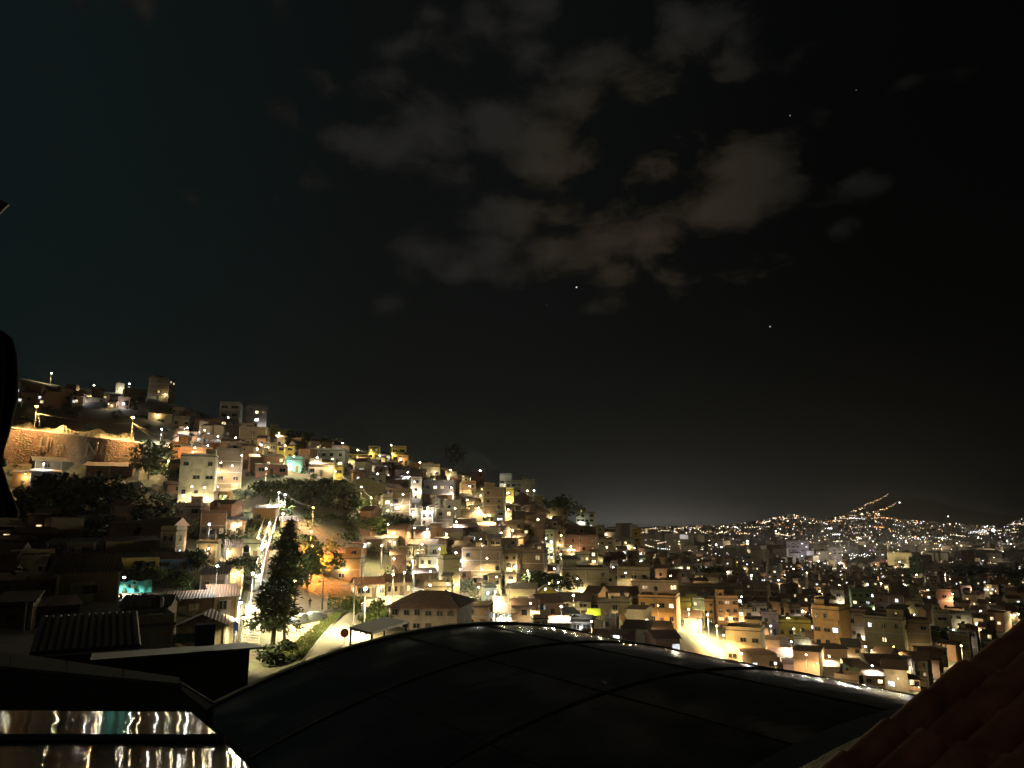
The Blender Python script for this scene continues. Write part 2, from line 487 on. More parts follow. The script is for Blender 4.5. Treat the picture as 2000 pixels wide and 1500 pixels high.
def house(u0, u1, vt, vb, mat, col, roof, ns, nw, lit, yaw, label, group, rcol=None, rng=None, depth=None):
    rng = rng or random
    P = hit((u0 + u1) / 2, vb)
    Y = P.y
    W = (u1 - u0) * Y / F
    Ht = (vb - vt) * Y / F
    yw = R(yaw)
    d = depth or max(5.0, min(11.0, W * .8))
    side = abs(math.sin(yw))
    d = min(d, .75 * W / max(side, .2)) if side > .05 else d
    w = max(2.5, (W - d * side) / math.cos(yw))
    # the face towards the viewer is square to the sight line when yaw is 0
    rz = yw - math.atan2(P.x, P.y)
    name = {'p': 'house', 'b': 'brick_house'}[mat]
    root = thing(name, label, 'house', P, rz, group)
    mt = M_PLASTER if mat == 'p' else M_BRICK
    c = tuple(q * rng.uniform(.88, 1.12) for q in COLR[col])
    pitched = roof in 'gphs'
    hw = Ht if not pitched else Ht * {'g': .66, 'p': .68, 'h': .66, 's': .82}[roof]
    # foundation goes down to the lowest ground under the footprint
    cr, sr = math.cos(rz), math.sin(rz)
    lows = []
    for lx in (-w / 2, w / 2):
        for ly in (0, d):
            lows.append(H(P.x + lx * cr - ly * sr, P.y + lx * sr + ly * cr))
    fd = max(0.6, P.z - min(lows) + .5)
    fd = min(fd, 9.0)
    part('wall', cube(mt), root, (0, 0, -fd), (w, d, hw + fd), col=c)
    st = hw / max(ns, 1)
    rc = COLR[rcol] if rcol else COLR[rng.choice(('clay', 'clay', 'dclay', 'rust', 'tin'))]
    rm = M_TIN if (rcol in ('tin', 'rust', 'teal', 'grey', 'white')) else M_ROOF
    if mat == 'b':
        for k in range(1, ns):
            part('floor_band', cube(M_CONC), root, (0, -.045, k * st - .12), (w + .09, d + .09, .24))
        for sx in (-1, 1):
            part('corner_column', cube(M_CONC), root, (sx * (w / 2 - .12), -.055, -fd), (.25, .3, hw + fd))
        if w > 9:
            part('corner_column', cube(M_CONC), root, (0, -.055, -fd), (.25, .3, hw + fd))
    if not pitched:
        part('roof', cube(M_DARKCONC if roof == 'f' else M_CONC), root, (0, -.18, hw), (w + .36, d + .36, .22))
        if roof == 'f':
            part('parapet', parapet(mt), root, (0, 0, hw + .22), (w, d, rng.uniform(.35, .95)), col=c)
            q_ = rng.random()
            if q_ < .42 and w > 5:      # room on the roof with its own sheet cover
                rw = w * rng.uniform(.3, .55); rx = rng.choice((-1, 1)) * (w - rw) * .46; rh_ = rng.uniform(1.9, 2.6); rd_ = d * rng.uniform(.4, .7)
                part('roof_room', cube(M_BRICK if rng.random() < .6 else mt), root, (rx, d * .25, hw + .22), (rw, rd_, rh_), col=tuple(x_ * .9 for x_ in c))
                part('room_cover', cube(M_TIN), root, (rx, d * .25 - .5, hw + .24 + rh_), (rw + .7, rd_ + 1.0, .07), (R(rng.uniform(2, 9)), 0, R(rng.uniform(-3, 3))), COLR['tin'])
                if rng.random() < .5: part('window', window_mesh(M_W[rng.choice(LIT_PICK)] if rng.random() < lit + .1 else M_GLASS), root, (rx, d * .25 - .03, hw + .9), (min(1.2, rw * .4), .07, .9))
            elif q_ < .6:               # black water tank on a stand
                tx = rng.uniform(-.3, .3) * w
                part('tank_stand', cube(M_CONC), root, (tx, d * .4, hw + .22), (1.2, 1.2, rng.uniform(.5, 1.5)))
                part('water_tank', tank_mesh(), root, (tx, d * .4 + .6, hw + 1.5), (1, 1, 1))
        if roof == 'u':      # unfinished top storey: column stubs
            for sx in (-1, -.02, 1):
                part('column_stub', cube(M_CONC), root, (sx * (w / 2 - .2), .05, hw + .22), (.26, .26, rng.uniform(.9, 1.6)))
        if roof == 't':      # sheet canopy on posts over a terrace
            part('parapet', parapet(mt), root, (0, 0, hw + .22), (w, d, .8), col=c)
            for sx in (-1, 1):
                part('canopy_post', cube(M_WOOD), root, (sx * (w / 2 - .3), .25, hw + .22), (.12, .12, 2.1))
            part('canopy', cube(M_TIN), root, (0, -.3, hw + 2.3), (w + .4, d * .7, .08), (R(5), 0, 0), rc)
    elif roof == 'g':        # ridge parallel to the front
        part('gable_wall', gable_wall(mt), root, (-w / 2, d / 2, hw), (d, w, Ht - hw), (0, 0, R(-90)), c)
        part('roof', gable_roof(rm), root, (-w / 2, d / 2, hw + .06), (d, w, Ht - hw), (0, 0, R(-90)), rc)
    elif roof == 'p':
        part('gable_wall', gable_wall(mt), root, (0, 0, hw), (w, d, Ht - hw), col=c)
        part('roof', gable_roof(rm), root, (0, 0, hw + .06), (w, d, Ht - hw), col=rc)
    elif roof == 'h':
        part('roof', hip_roof(rm), root, (0, 0, hw + .1), (w, d, Ht - hw), col=rc)
    elif roof == 's':
        ang = math.atan2(Ht - hw, d)
        part('roof', cube(rm), root, (0, -.35, hw + .03), (w + .5, (d + .7) / math.cos(ang), .12), (ang, 0, 0), rc)
        part('back_wall', cube(mt), root, (0, d - .3, hw), (w * .99, .28, Ht - hw - .12), col=c)
    if mat == 'p' and ns > 1 and not pitched and rng.random() < .45:
        for k in range(1, ns):
            bw = w * rng.choice((.45, .6, .96)); bx0 = (w - bw) / 2 * rng.choice((-1, 0, 1))
            part('balcony', balcony_mesh(mt), root, (bx0, -1.0, k * st - .1), (bw, 1.0, 1.0), col=c)
    if mat == 'b' and rng.random() < .5:   # pale rendered patch or painted ground floor
        part('rendered_panel', cube(M_PLASTER), root, (rng.uniform(-.12, .12) * w, -.035, -fd), (w * rng.uniform(.35, .7), .1, st * rng.uniform(.6, .95) + fd), col=tuple(x_ * rng.uniform(.8, 1.1) for x_ in COLR[rng.choice(('tan', 'cream', 'grey', 'brown'))]))
    # windows on the front
    def glaze():
        if rng.random() < lit: return M_W[rng.choice(LIT_PICK)]
        return M_GLASS
    ww = min(1.45 if mat == 'b' else 2.6, w / max(nw, 1) * (.5 if mat == 'b' else .62)); wh = min(1.2, st * .42)
    for k in range(ns):
        zb = k * st + st * rng.uniform(.30, .40)
        wk = rng.uniform(.6, 1.25)
        for i in range(nw):
            if rng.random() < (.5 if mat == 'b' else .2) and nw > 1: continue
            x = -w / 2 + (i + .5) * w / nw + rng.uniform(-.06, .06) * w / nw
            if k == 0 and i == nw // 2 and nw > 1:
                part('door', door_mesh(), root, (x, -.02, 0.02), (1.0, .05, min(2.1, st * .75)))
                continue
            part('window', window_mesh(glaze()), root, (x, -.03, zb), (ww * wk * rng.uniform(.85, 1.1), .07, wh * rng.uniform(.8, 1.1)))
    # windows on the side that turns towards the viewer
    if abs(yaw) > 9 and nw > 0:
        sx = 1 if yaw < 0 else -1
        m = max(1, int(d / 4.0))
        for k in range(ns):
            for i in range(m):
                if rng.random() < .55: continue
                part('window', window_mesh(glaze()), root, (sx * (w / 2 + .03), (i + .5) * d / m, k * st + st * .33), (min(1.3, d / m * .5), .07, wh), (0, 0, R(90) * sx))
    if rng.random() < ADDED_LAMPS and Y < 560 and not (u0 < 345 and vb > 1030) and u0 != 745:      # added lamp on the front wall, brightening houses picked at random
        lx = rng.uniform(-.42, .42) * w; lz = min(hw * .75, rng.uniform(2.3, 4.2)); cool = rng.random() < .25
        part('added_lamp_bracket', cube(M_POLE), root, (lx, -.7, lz + .12), (.06, .72, .05))
        br = max(.12, .75 * Y / F)
        part('added_wall_lamp', ball_mesh(M_WHITE if cool else M_WARM), root, (lx, -.75, lz), (br, br, br))
        ld = bpy.data.lights.new('wall lamp light', 'POINT'); ld.energy = rng.uniform(45, 260) * PW * (.6 if COLR[col][1] > .4 else 1); ld.color = (.96, 1, .92) if cool else (1, .84, .44); ld.shadow_soft_size = .15
        lo = bpy.data.objects.new('added_lamp_light', ld); lo.location = (lx, -.95 - br, lz - .1 - br); link(lo, root)
    RECTS.append((u0, u1, vt, vb, Y, label is not None))
    HOUSES.append((root, u0, u1, vt, vb, Y))
    return root

SPEC = '''
284 332 738 781 b dbrick f 4 3 .45 -18|dark red brick apartment block, four storeys, alone on the hilltop
226 241 750 768 p white f 1 1 .6 0|tiny brightly lit white house on the yellow hilltop bank
166 215 775 786 p cream s 1 4 .3 8|long low pale house just under the hilltop road
242 284 762 783 b dbrick f 2 2 .2 5|low dark brick house touching the foot of the hilltop block
336 371 817 835 p cream f 1 3 .5 -14|cream lit bungalow with small square windows above the white lamp cluster
290 335 800 822 b brown g 1 2 .3 6|dim tiled house with white lit window above the second sodium lamp
330 363 866 889 p orange f 2 1 .0 -8|small bright orange house with one dark window beside the leaning lamp pole
352 415 866 908 p orange s 1 0 .0 10|orange sided building with slanting roof above the cream apartment
345 414 893 1000 p pale f 4 3 .0 -6|cream apartment house with wide dark window bands on the slope
413 473 880 966 b brown f 4 2 .06 12|tall brown brick house standing against the cream apartment
25 63 918 952 p orange s 1 3 .1 -4|orange walled house with dark doorways left of the pale blue house
62 116 916 950 p sky s 1 2 .0 4|pale blue house lit by the lamp under the graffiti wall
72 165 893 920 b dbrick g 1 2 .1 6|dark tiled house directly below the graffiti lettering
168 258 902 928 b clay g 1 3 .1 -8|dim tiled house under the orange end of the graffiti wall
425 468 787 834 p white f 3 2 .25 -10|white house with tall pillared front, three storeys, on the dark ridge
477 521 796 844 p grey t 3 3 .4 10|grey house with rooftop canopy and white lit windows on the ridge
438 476 834 858 b brown f 1 3 .8 0|low dark house with a row of white lit windows under the pillared house
527 569 840 860 p yellow f 1 3 .2 8|yellow green low house at the edge of the dark trees
462 522 838 870 b brick f 2 3 .15 -12|brown brick house between the ridge house and the yellow lamp
515 545 868 893 b brown f 2 1 .1 4|dark house just right of the strong yellow lamp
537 577 866 896 p yellow s 2 2 .1 -14|bright yellow house with slanting roof right of the yellow lamp
500 562 903 928 p red s 1 3 .2 4|reddish shop front under a long lit white awning
557 588 898 922 p teal f 1 2 .2 -6|small teal house beside the white awning shop
602 676 880 912 p white f 2 4 .25 -10|long white house of two storeys with lit facade at mid slope
603 652 908 930 p tan f 1 3 .1 0|tan house directly below the long white house
653 669 912 953 p yellow f 2 1 .0 6|narrow yellow house end glowing beside its wall lamp
337 389 992 1045 p pale f 3 2 .0 -10|pale yellow stepped house right of the dark grove
390 440 1003 1052 b brown f 2 3 .1 4|dark house next to the pale stepped house
440 478 1012 1046 b brown s 1 2 .1 -6|dim house with slanting roof left of the long stairway
365 412 966 992 p cream s 1 2 .1 10|low cream house by the two white lamps
492 540 988 1022 b brick s 1 2 .1 -10|brown house whose roof edge meets the stairway top
545 585 1010 1036 b brick g 1 2 .1 8|small brick house right of the stairway behind the conifer top
718 741 874 897 p yellow f 2 2 .2 -8|yellow two storey house standing alone on the ridge
763 794 874 902 p yellow f 2 2 .1 6|bright yellow block at the ridge end beside a white lamp
678 718 884 897 p yellow s 1 3 .2 0|low yellow row house on the ridge between two lamps
778 797 893 910 p orange f 1 2 .2 0|small orange house under the bright yellow ridge block
798 846 900 917 p orange s 1 3 .1 -6|long low orange yellow house running down from the ridge block
823 861 911 933 p cream f 1 3 .4 8|cream house with lit windows below the long orange house
665 760 934 976 b tan p 2 4 .1 12|large tan house with broad curved gable at mid slope
720 752 928 948 p tan f 1 2 .1 -5|tan box house behind the broad gabled house
756 800 930 952 b brown g 1 3 .3 4|dark tiled house with small lit windows behind the tan tower
800 824 936 992 b tan f 4 1 .0 8|slim tan brick tower house at the middle of the slope
825 888 943 978 p navy f 2 4 .45 -5|dark blue house with scattered white lit windows
763 802 962 1012 b dbrick f 4 2 .3 -8|narrow dark brick house beside the slim tan tower
745 767 974 1006 p cream f 2 1 .3 10|cream house end lit yellow by the path lamp
800 822 994 1022 b dbrick u 2 2 .3 0|unfinished dark house with bare columns below the slim tower
822 846 1000 1026 b brown u 2 2 .3 5|small unfinished frame house right of the bare column house
850 886 996 1034 b brick u 2 2 .35 -6|brick house with jagged unfinished top and lit lower windows
893 932 944 972 b brick f 2 3 .2 12|brown brick house under the dazzling white ridge lamp
918 946 923 946 p red f 2 2 .4 -6|reddish lit house right beside the dazzling ridge lamp
922 945 962 990 p cream f 2 2 .9 0|cream house with two storeys of lit white windows
942 986 957 1018 b dbrick f 4 2 .05 -6|tall blank dark brick house on the descending ridge
968 986 1000 1030 p grey f 3 1 .4 0|slim grey house right of the tall blank brick house
894 942 1000 1016 b brown f 1 5 .95 0|low house with a long strip of yellow lit windows
975 1000 928 958 p white f 3 2 .3 -6|white stacked house high on the ridge shoulder
985 1021 942 966 p cream f 2 3 .2 8|cream house with a window row below the white stacked house
984 1004 957 990 p yellow f 2 1 .2 4|yellow lit house end on the ridge shoulder
1004 1036 963 992 b brick p 2 2 .2 -8|brick gabled house on the ridge shoulder
1018 1046 940 964 b tan f 2 2 .5 6|tan house with glowing terrace near the ridge tip
1043 1063 971 988 p tan f 1 2 .1 0|small tan house beside the white mast
1024 1046 982 994 p red f 1 3 .7 0|low house with red lit shop windows
1064 1112 994 1022 b brown f 2 4 .25 10|wide brown house with window rows on the lower ridge
1124 1161 1003 1032 p pale f 3 4 .2 -8|pale three storey house with lit balconies at the ridge end
1138 1166 1031 1056 b brick f 2 2 .1 -8|brick house below the pale balcony house
1163 1181 1029 1050 p white f 2 1 .2 0|small white house at the tip of the ridge
1178 1202 1036 1056 p grey s 1 2 .2 6|grey house with dark roof past the ridge tip
1064 1083 1042 1103 p cream f 5 2 .25 -6|narrow cream tower house lit from the alley
1083 1104 1035 1078 b tan f 3 1 .0 8|tan tower behind the narrow cream tower
1100 1166 1050 1098 b red f 3 5 .2 -6|wide reddish brown house with three window bands
1097 1127 1073 1098 p orange s 1 1 .1 10|orange house lit by the alley lamp
1125 1152 1085 1118 p white f 2 3 .5 4|white fronted house with lit upper windows below the reddish house
1152 1168 1078 1120 b dbrick f 3 1 .9 0|slim dark house with three lamps one above another
1168 1200 1054 1086 p pale f 2 2 .1 -10|pale yellow lit house just past the ridge foot
1195 1213 1064 1082 p grey f 2 1 .1 0|small grey house beside the pale lit house
1236 1253 1038 1084 p yellow f 4 1 .2 4|yellow orange tower lit at its foot in the valley
1218 1237 1054 1078 p cream f 2 2 .4 0|cream house beside the yellow orange tower
978 1011 1053 1088 b tan u 2 2 .5 -6|tan house with spiky unfinished top and lit window
1100 1152 1094 1114 p white p 1 3 .3 0|low white gabled house above the big plain brick wall
900 978 1078 1134 b brick f 3 3 .15 -5|big brown brick house with few lit windows
980 1012 1084 1132 b brick f 3 2 .2 8|brick house with arched shade between two bigger brick houses
1014 1066 1083 1142 b dbrick f 3 2 .2 -10|dark brick house left of the narrow cream tower
860 902 1097 1168 b tan f 3 2 .0 14|tall tan brick block lit gold from below beside the street
815 862 1090 1130 p cream f 2 3 .05 10|cream house behind the gold lit brick block
744 776 1048 1074 p cream s 1 3 .8 -5|small house with open lit front and shed roof
622 702 1072 1104 b clay g 1 2 .0 10|red tiled house right of the orange lamp steps
626 706 1094 1134 b brick f 2 1 .0 -8|plain brick house below the red tiled house
710 748 1050 1076 b brown s 1 2 .3 6|dark shed roofed house left of the open lit front
790 852 1056 1080 b tan g 1 3 .1 -8|long brown tiled house by the two white lamps
1097 1192 1117 1174 b tan f 3 4 .03 6|big plain brick wall house lit gold at its lower corner
1204 1272 1117 1164 b tan f 2 3 .05 -8|wide tan brick house right of the big plain brick house
1014 1062 1125 1154 p cream f 2 3 .1 5|cream house with small dark windows below the dark brick house
1064 1094 1130 1164 p tan f 2 2 .1 0|tan house squeezed left of the big plain brick wall
1090 1154 1164 1202 p pale g 2 2 .0 -4|long tan house with black pitched roof below the big brick wall
1048 1092 1148 1184 p yellow p 1 2 .0 6|yellow lit gabled house beside the black roofed house
1190 1232 1180 1220 p tan f 2 2 .05 -8|square tan house left of the orange red compound
1150 1192 1180 1210 p tan f 2 2 .7 4|tan house with one big white lit window
1246 1324 1172 1222 p orange f 2 4 .05 -8|orange red compound with pale pilasters
1234 1326 1140 1178 p tan f 2 5 .4 4|balcony house with yellow lit terrace above the orange compound
1040 1072 1212 1248 p tan f 2 2 .1 6|tan house at the rim of the arched roof
1114 1158 1218 1258 p grey f 2 2 .1 -6|grey house at the rim beside the lime green awning
1072 1116 1214 1250 b brown s 1 2 .4 4|dark shed house between two rim houses
1214 1272 1224 1272 p tan s 2 2 .0 -10|tan house with white eave line at the rim
986 1047 1146 1180 b tan s 1 2 .0 -6|tan wall house glowing behind the street tree
988 1008 1124 1162 b tan f 3 1 .0 4|slim tan house end with two dark openings
905 958 1188 1224 b tan f 2 2 .1 -10|small brick house below the garden of the tan wall house
745 906 1166 1236 p cream h 2 6 .05 -16|white walled house with red brown tiled hip roof near the road
826 882 1150 1192 p tan f 3 3 .1 -6|tan three storey house behind the tiled hip roof
692 756 1132 1166 p cream g 1 4 .2 14|cream row house dazzlingly lit at the road bend
752 806 1126 1164 p tan g 1 4 .1 10|tan row house next along from the dazzling one
806 856 1116 1152 b tan s 1 3 .1 8|brick row house at the upper end of the bend street
1322 1362 1178 1202 p yellow f 1 3 .2 0|low yellow house glowing at the bright street corner
1354 1378 1176 1222 p pale f 3 2 .2 5|pale yellow house end beside the bright street
1372 1396 1178 1216 p orange f 3 2 .1 -6|light orange house deep in the bright street
1402 1445 1175 1232 p orange f 4 3 .25 8|orange four storey house with pale balconies at the bright street
1443 1469 1192 1228 p tan f 2 2 .1 0|tan house between the orange and the lilac houses
1466 1500 1187 1230 p lilac f 3 2 .55 4|lilac house with lit windows, three storeys
1490 1522 1203 1242 p lilac f 2 2 .1 6|low lilac white house stepping down from the taller lilac one
1520 1587 1220 1250 p yellow f 1 4 .0 10|long bright yellow house right of the lilac houses
1322 1370 1197 1226 b dclay g 1 2 .0 -8|dark red tiled house in front of the glowing corner
1452 1502 1224 1252 p orange s 1 2 .1 6|small vivid orange house under a yellow wall lamp
1418 1490 1238 1296 p tan f 2 3 .2 -8|tan corner house lit white at its foot
1524 1548 1260 1284 p orange p 1 0 .0 4|tiny orange gable wall among dark roofs
1586 1652 1200 1294 p orange f 4 3 .1 -22|orange brick house with glowing side, tallest of the lower town
1648 1692 1208 1268 b brick f 3 1 .0 6|plain brown brick block joined to the tall orange house
1690 1772 1216 1290 b tan f 3 3 .12 -14|long tan building with lamps along its roof edge
1764 1822 1224 1296 b brick f 4 2 .2 8|brown brick house with two bright lit windows low down
1854 1898 1203 1240 p white f 3 3 .0 -6|white house with big dark window openings
1828 1860 1200 1240 p tan f 2 1 .0 10|tan house wall adjoining the white house
1712 1766 1168 1210 b brown f 3 2 .1 -4|dark brown gabled brick house right of the green grey house
1666 1714 1158 1200 p green f 3 4 .3 8|green grey house with many small lit openings
1772 1802 1176 1210 p cream f 2 2 .1 -6|cream house lit white at its foot
1612 1650 1154 1192 p tan f 2 2 .1 6|tan box house lit from the alley at its left
1450 1502 1144 1188 b dbrick f 4 2 .2 -8|dark tower house with pale lit left side
1318 1356 1118 1148 p grey f 2 1 .0 0|grey plain house wall in the upper town
1318 1434 1150 1182 b dbrick f 2 5 .08 4|long dark red house roof line above the glowing corner
1834 1860 1158 1192 b red f 2 1 .1 0|reddish brick house end with lit edge
302 371 1082 1114 p blue g 1 2 .0 -4|blue house with two white framed windows
206 304 1086 1114 p yellow s 1 4 .1 0|yellow lit veranda house joined to the blue house
208 306 1052 1092 b brick s 1 3 .1 6|brick house with broad grey roof behind the yellow veranda
92 182 1056 1092 b brown s 1 2 .2 -8|dim brick house with tin roof in the dark hollow
150 222 1040 1064 b clay g 1 2 .0 10|small clay tiled house at the foot of the dark grove
0 66 1050 1082 b brown s 1 2 .0 5|dim house with pale roof edge at the picture's far left
66 108 1096 1140 p grey s 2 2 .5 -10|grey shack with white lit opening in the dark hollow
108 232 1092 1180 b dbrick g 1 1 .05 12|big dark roofed house left of the glowing tarp
340 442 1208 1268 b tan p 1 1 .0 -10|brown gabled house beside the foot of the stairway
472 506 1064 1096 p cream f 1 2 .1 0|small cream hut beside the stairway
470 496 1098 1140 p pale f 2 1 .0 6|pale lit house wall right against the stairway
422 474 1104 1140 b brown s 1 2 .3 -4|brown house with one square lit window left of the stairway
-12 96 1128 1172 b brown s 1 2 .0 10|dim long roofed house at the left edge below the grey shack
-14 60 1172 1226 b dbrick s 1 1 .0 -8|black fronted house at the left edge beside the dim pole
232 330 1172 1216 b dbrick g 1 2 .0 -12|dark tiled house below the turquoise tarp
330 420 1166 1204 b brown s 1 1 .0 8|dark house under the green tarp strip
60 150 1180 1226 p grey s 1 2 .15 6|dim grey shed with small lit slit beside the dim pole
388 442 1118 1162 b brown s 1 2 .0 -6|dim brown shed roofed house above the green tarp strip
404 468 1150 1204 b dbrick g 1 1 .0 12|dark tiled house left of the lower stairway
440 476 1058 1098 b brown g 1 2 .2 8|dim tiled house left of the small cream hut
380 424 1064 1098 b dbrick f 1 2 .1 -8|dark flat roofed house right of the blue house tree
252 338 1226 1262 b tan f 1 2 .1 8|small tan flat roofed shed by the corrugated roof
'''
for ln in SPEC.strip().splitlines():
    a, lab = ln.split('|')
    t = a.split()
    u0, u1, vt, vb = map(float, t[:4])
    mat, col, roof = t[4:7]
    ns, nw = int(t[7]), int(t[8]); lit, yaw = float(t[9]), float(t[10])
    rr = random.Random(int(u0 * 7 + vb))
    grp = 'houses on the hillside' if u0 < 1190 else 'houses of the lower town'
    rc = {'black': 'dclay'}.get('black') if 'black' in lab else ('clay' if 'red' in lab and roof in 'gh' else ('white' if 'white awning' in lab else None))
    house(u0, u1, vt, vb, mat, col, roof, ns, nw, lit, yaw, lab, grp, rc, rr)
NAMED = list(zip([ln.split('|')[1] for ln in SPEC.strip().splitlines()], RECTS))
# ---- further houses between the ones described above
EXTRA = '''
1737 1779 1082 1106 p pale f 2 0 .0 0|floodlit yellow hall glowing in the far town
1778 1800 1092 1128 p green f 6 3 .1 -8|green grey tower block right of the floodlit yellow hall
1800 1823 1088 1127 p tan f 6 3 .15 6|tan tower block beside the green grey tower block
1713 1729 1072 1102 p grey f 6 2 .1 0|slim grey tower left of the floodlit yellow hall
1882 1904 1078 1114 b brown f 6 2 .1 0|brown tower block with a lit strip among trees
1826 1862 1104 1128 p cream f 4 4 .4 0|cream block with purple lit shop floor in the far town
1540 1580 1060 1098 p lilac f 6 5 .3 0|large pale block above the white street lights
1585 1612 1066 1100 p grey f 6 3 .3 6|grey tower above the white street lights
1620 1645 1072 1104 p lilac f 5 3 .3 0|pale purple block by the pink signs
1462 1484 1108 1134 p cream f 3 3 .3 -8|cream house under the strong white lamp
1500 1528 1114 1140 p white f 3 3 .2 8|white house with square windows right of the strong white lamp
'''
for ln in EXTRA.strip().splitlines():
    a, lab = ln.split('|'); t = a.split()
    u0, u1, vt, vb = map(float, t[:4])
    house(u0, u1, vt, vb, t[4], t[5], t[6], int(t[7]), int(t[8]), float(t[9]), float(t[10]), lab, 'houses of the lower town', None, random.Random(int(u0 * 3 + vb)))

LM = [('the hilltop block', 308, 760), ('the graffiti wall', 150, 870), ('the pillared house', 446, 810), ('the cream apartment', 380, 950), ('the yellow lamp', 503, 877), ('the long white house', 638, 896),
      ('the yellow ridge block', 778, 888), ('the broad gabled house', 712, 955), ('the slim tan tower', 812, 965), ('the dazzling ridge lamp', 938, 919), ('the yellow window strip', 918, 1008), ('the pale balcony house', 1142, 1018),
      ('the narrow cream tower', 1073, 1072), ('the big plain brick wall', 1144, 1146), ('the two white lamps', 875, 1076), ('the tall conifer', 535, 1120), ('the gold lit block', 880, 1130), ('the hip roofed house', 825, 1200),
      ('the orange compound', 1285, 1197), ('the lilac houses', 1488, 1212), ('the tall orange house', 1619, 1247), ('the white openings house', 1876, 1221), ('the green grey house', 1690, 1180), ('the dark tower house', 1476, 1166),
      ('the grey plain wall', 1337, 1133), ('the blue house', 336, 1098), ('the floodlit hall', 1757, 1094), ('the orange valley tower', 1245, 1060), ('the white street lights', 1580, 1085), ('the dark brown gable', 1739, 1190),
      ('the tan box house', 1631, 1172), ('the brown tower block', 1893, 1096), ('the strong white lamp', 1467, 1123), ('the red shop windows', 1035, 988), ('the tall blank house', 964, 988), ('the long tan building', 1730, 1252)]
NUMW = ['no', 'one', 'two', 'three', 'four', 'five', 'six', 'seven', 'eight', 'nine', 'ten']
USED = {}
def where(u, v, k=0):
    n, a, b = sorted(LM, key=lambda q: math.hypot(q[1] - u, (q[2] - v) * 1.3))[k]
    dx_, dy_ = u - a, v - b
    far_ = 'far' if math.hypot(dx_, dy_) > 75 else ('close' if math.hypot(dx_, dy_) < 32 else '')
    ang = math.degrees(math.atan2(-dy_, dx_)) % 360
    rel = ['right of', 'up-right of', 'above', 'up-left of', 'left of', 'down-left of', 'below', 'down-right of'][int((ang + 22.5) // 45) % 8]
    return (far_ + ' ' + rel + ' ' + n).strip()
RIDGE = [(0, 745), (60, 750), (330, 795), (480, 850), (600, 868), (800, 915), (900, 930), (1050, 985), (1165, 1048), (1230, 1085), (1400, 1092), (2000, 1098)]
LOWER = [(0, 1215), (170, 1200), (230, 1190), (340, 1120), (345, 1000), (440, 1060), (480, 1060), (740, 1090), (745, 1130), (900, 1130), (960, 1215), (1100, 1265), (1300, 1300), (1450, 1320), (1600, 1345), (1740, 1365), (1800, 1345), (2000, 1205)]
def lerp(tab, x):
    for (a, b), (c, d) in zip(tab, tab[1:]):
        if a <= x <= c: return b + (d - b) * (x - a) / max(c - a, 1e-6)
    return tab[-1][1]
HOLES = [(0, 345, 800, 1050), (430, 700, 925, 1000), (440, 700, 960, 1300), (600, 760, 1110, 1300), (400, 560, 955, 1010), (640, 745, 955, 1045), (1320, 1500, 1190, 1320), (180, 300, 1110, 1200), (0, 240, 735, 775)]
rA = random.Random(5)
cand = []
v = 770.0
while v < 1370:
    step = 7 if v < 1130 else 12
    u = -10.0
    while u < 2010:
        cand.append((u + rA.uniform(-9, 9), v + rA.uniform(-5, 5)))
        u += 11 if v < 1150 else 20
    v += step
rA.shuffle(cand)
cand.sort(key=lambda q: -round(q[1] / 25))
REST = []
n_auto = 0
def overlap(a, b):
    x = min(a[1], b[1]) - max(a[0], b[0]); y = min(a[3], b[3]) - max(a[2], b[2])
    return max(x, 0) * max(y, 0) if x > 0 and y > 0 else 0
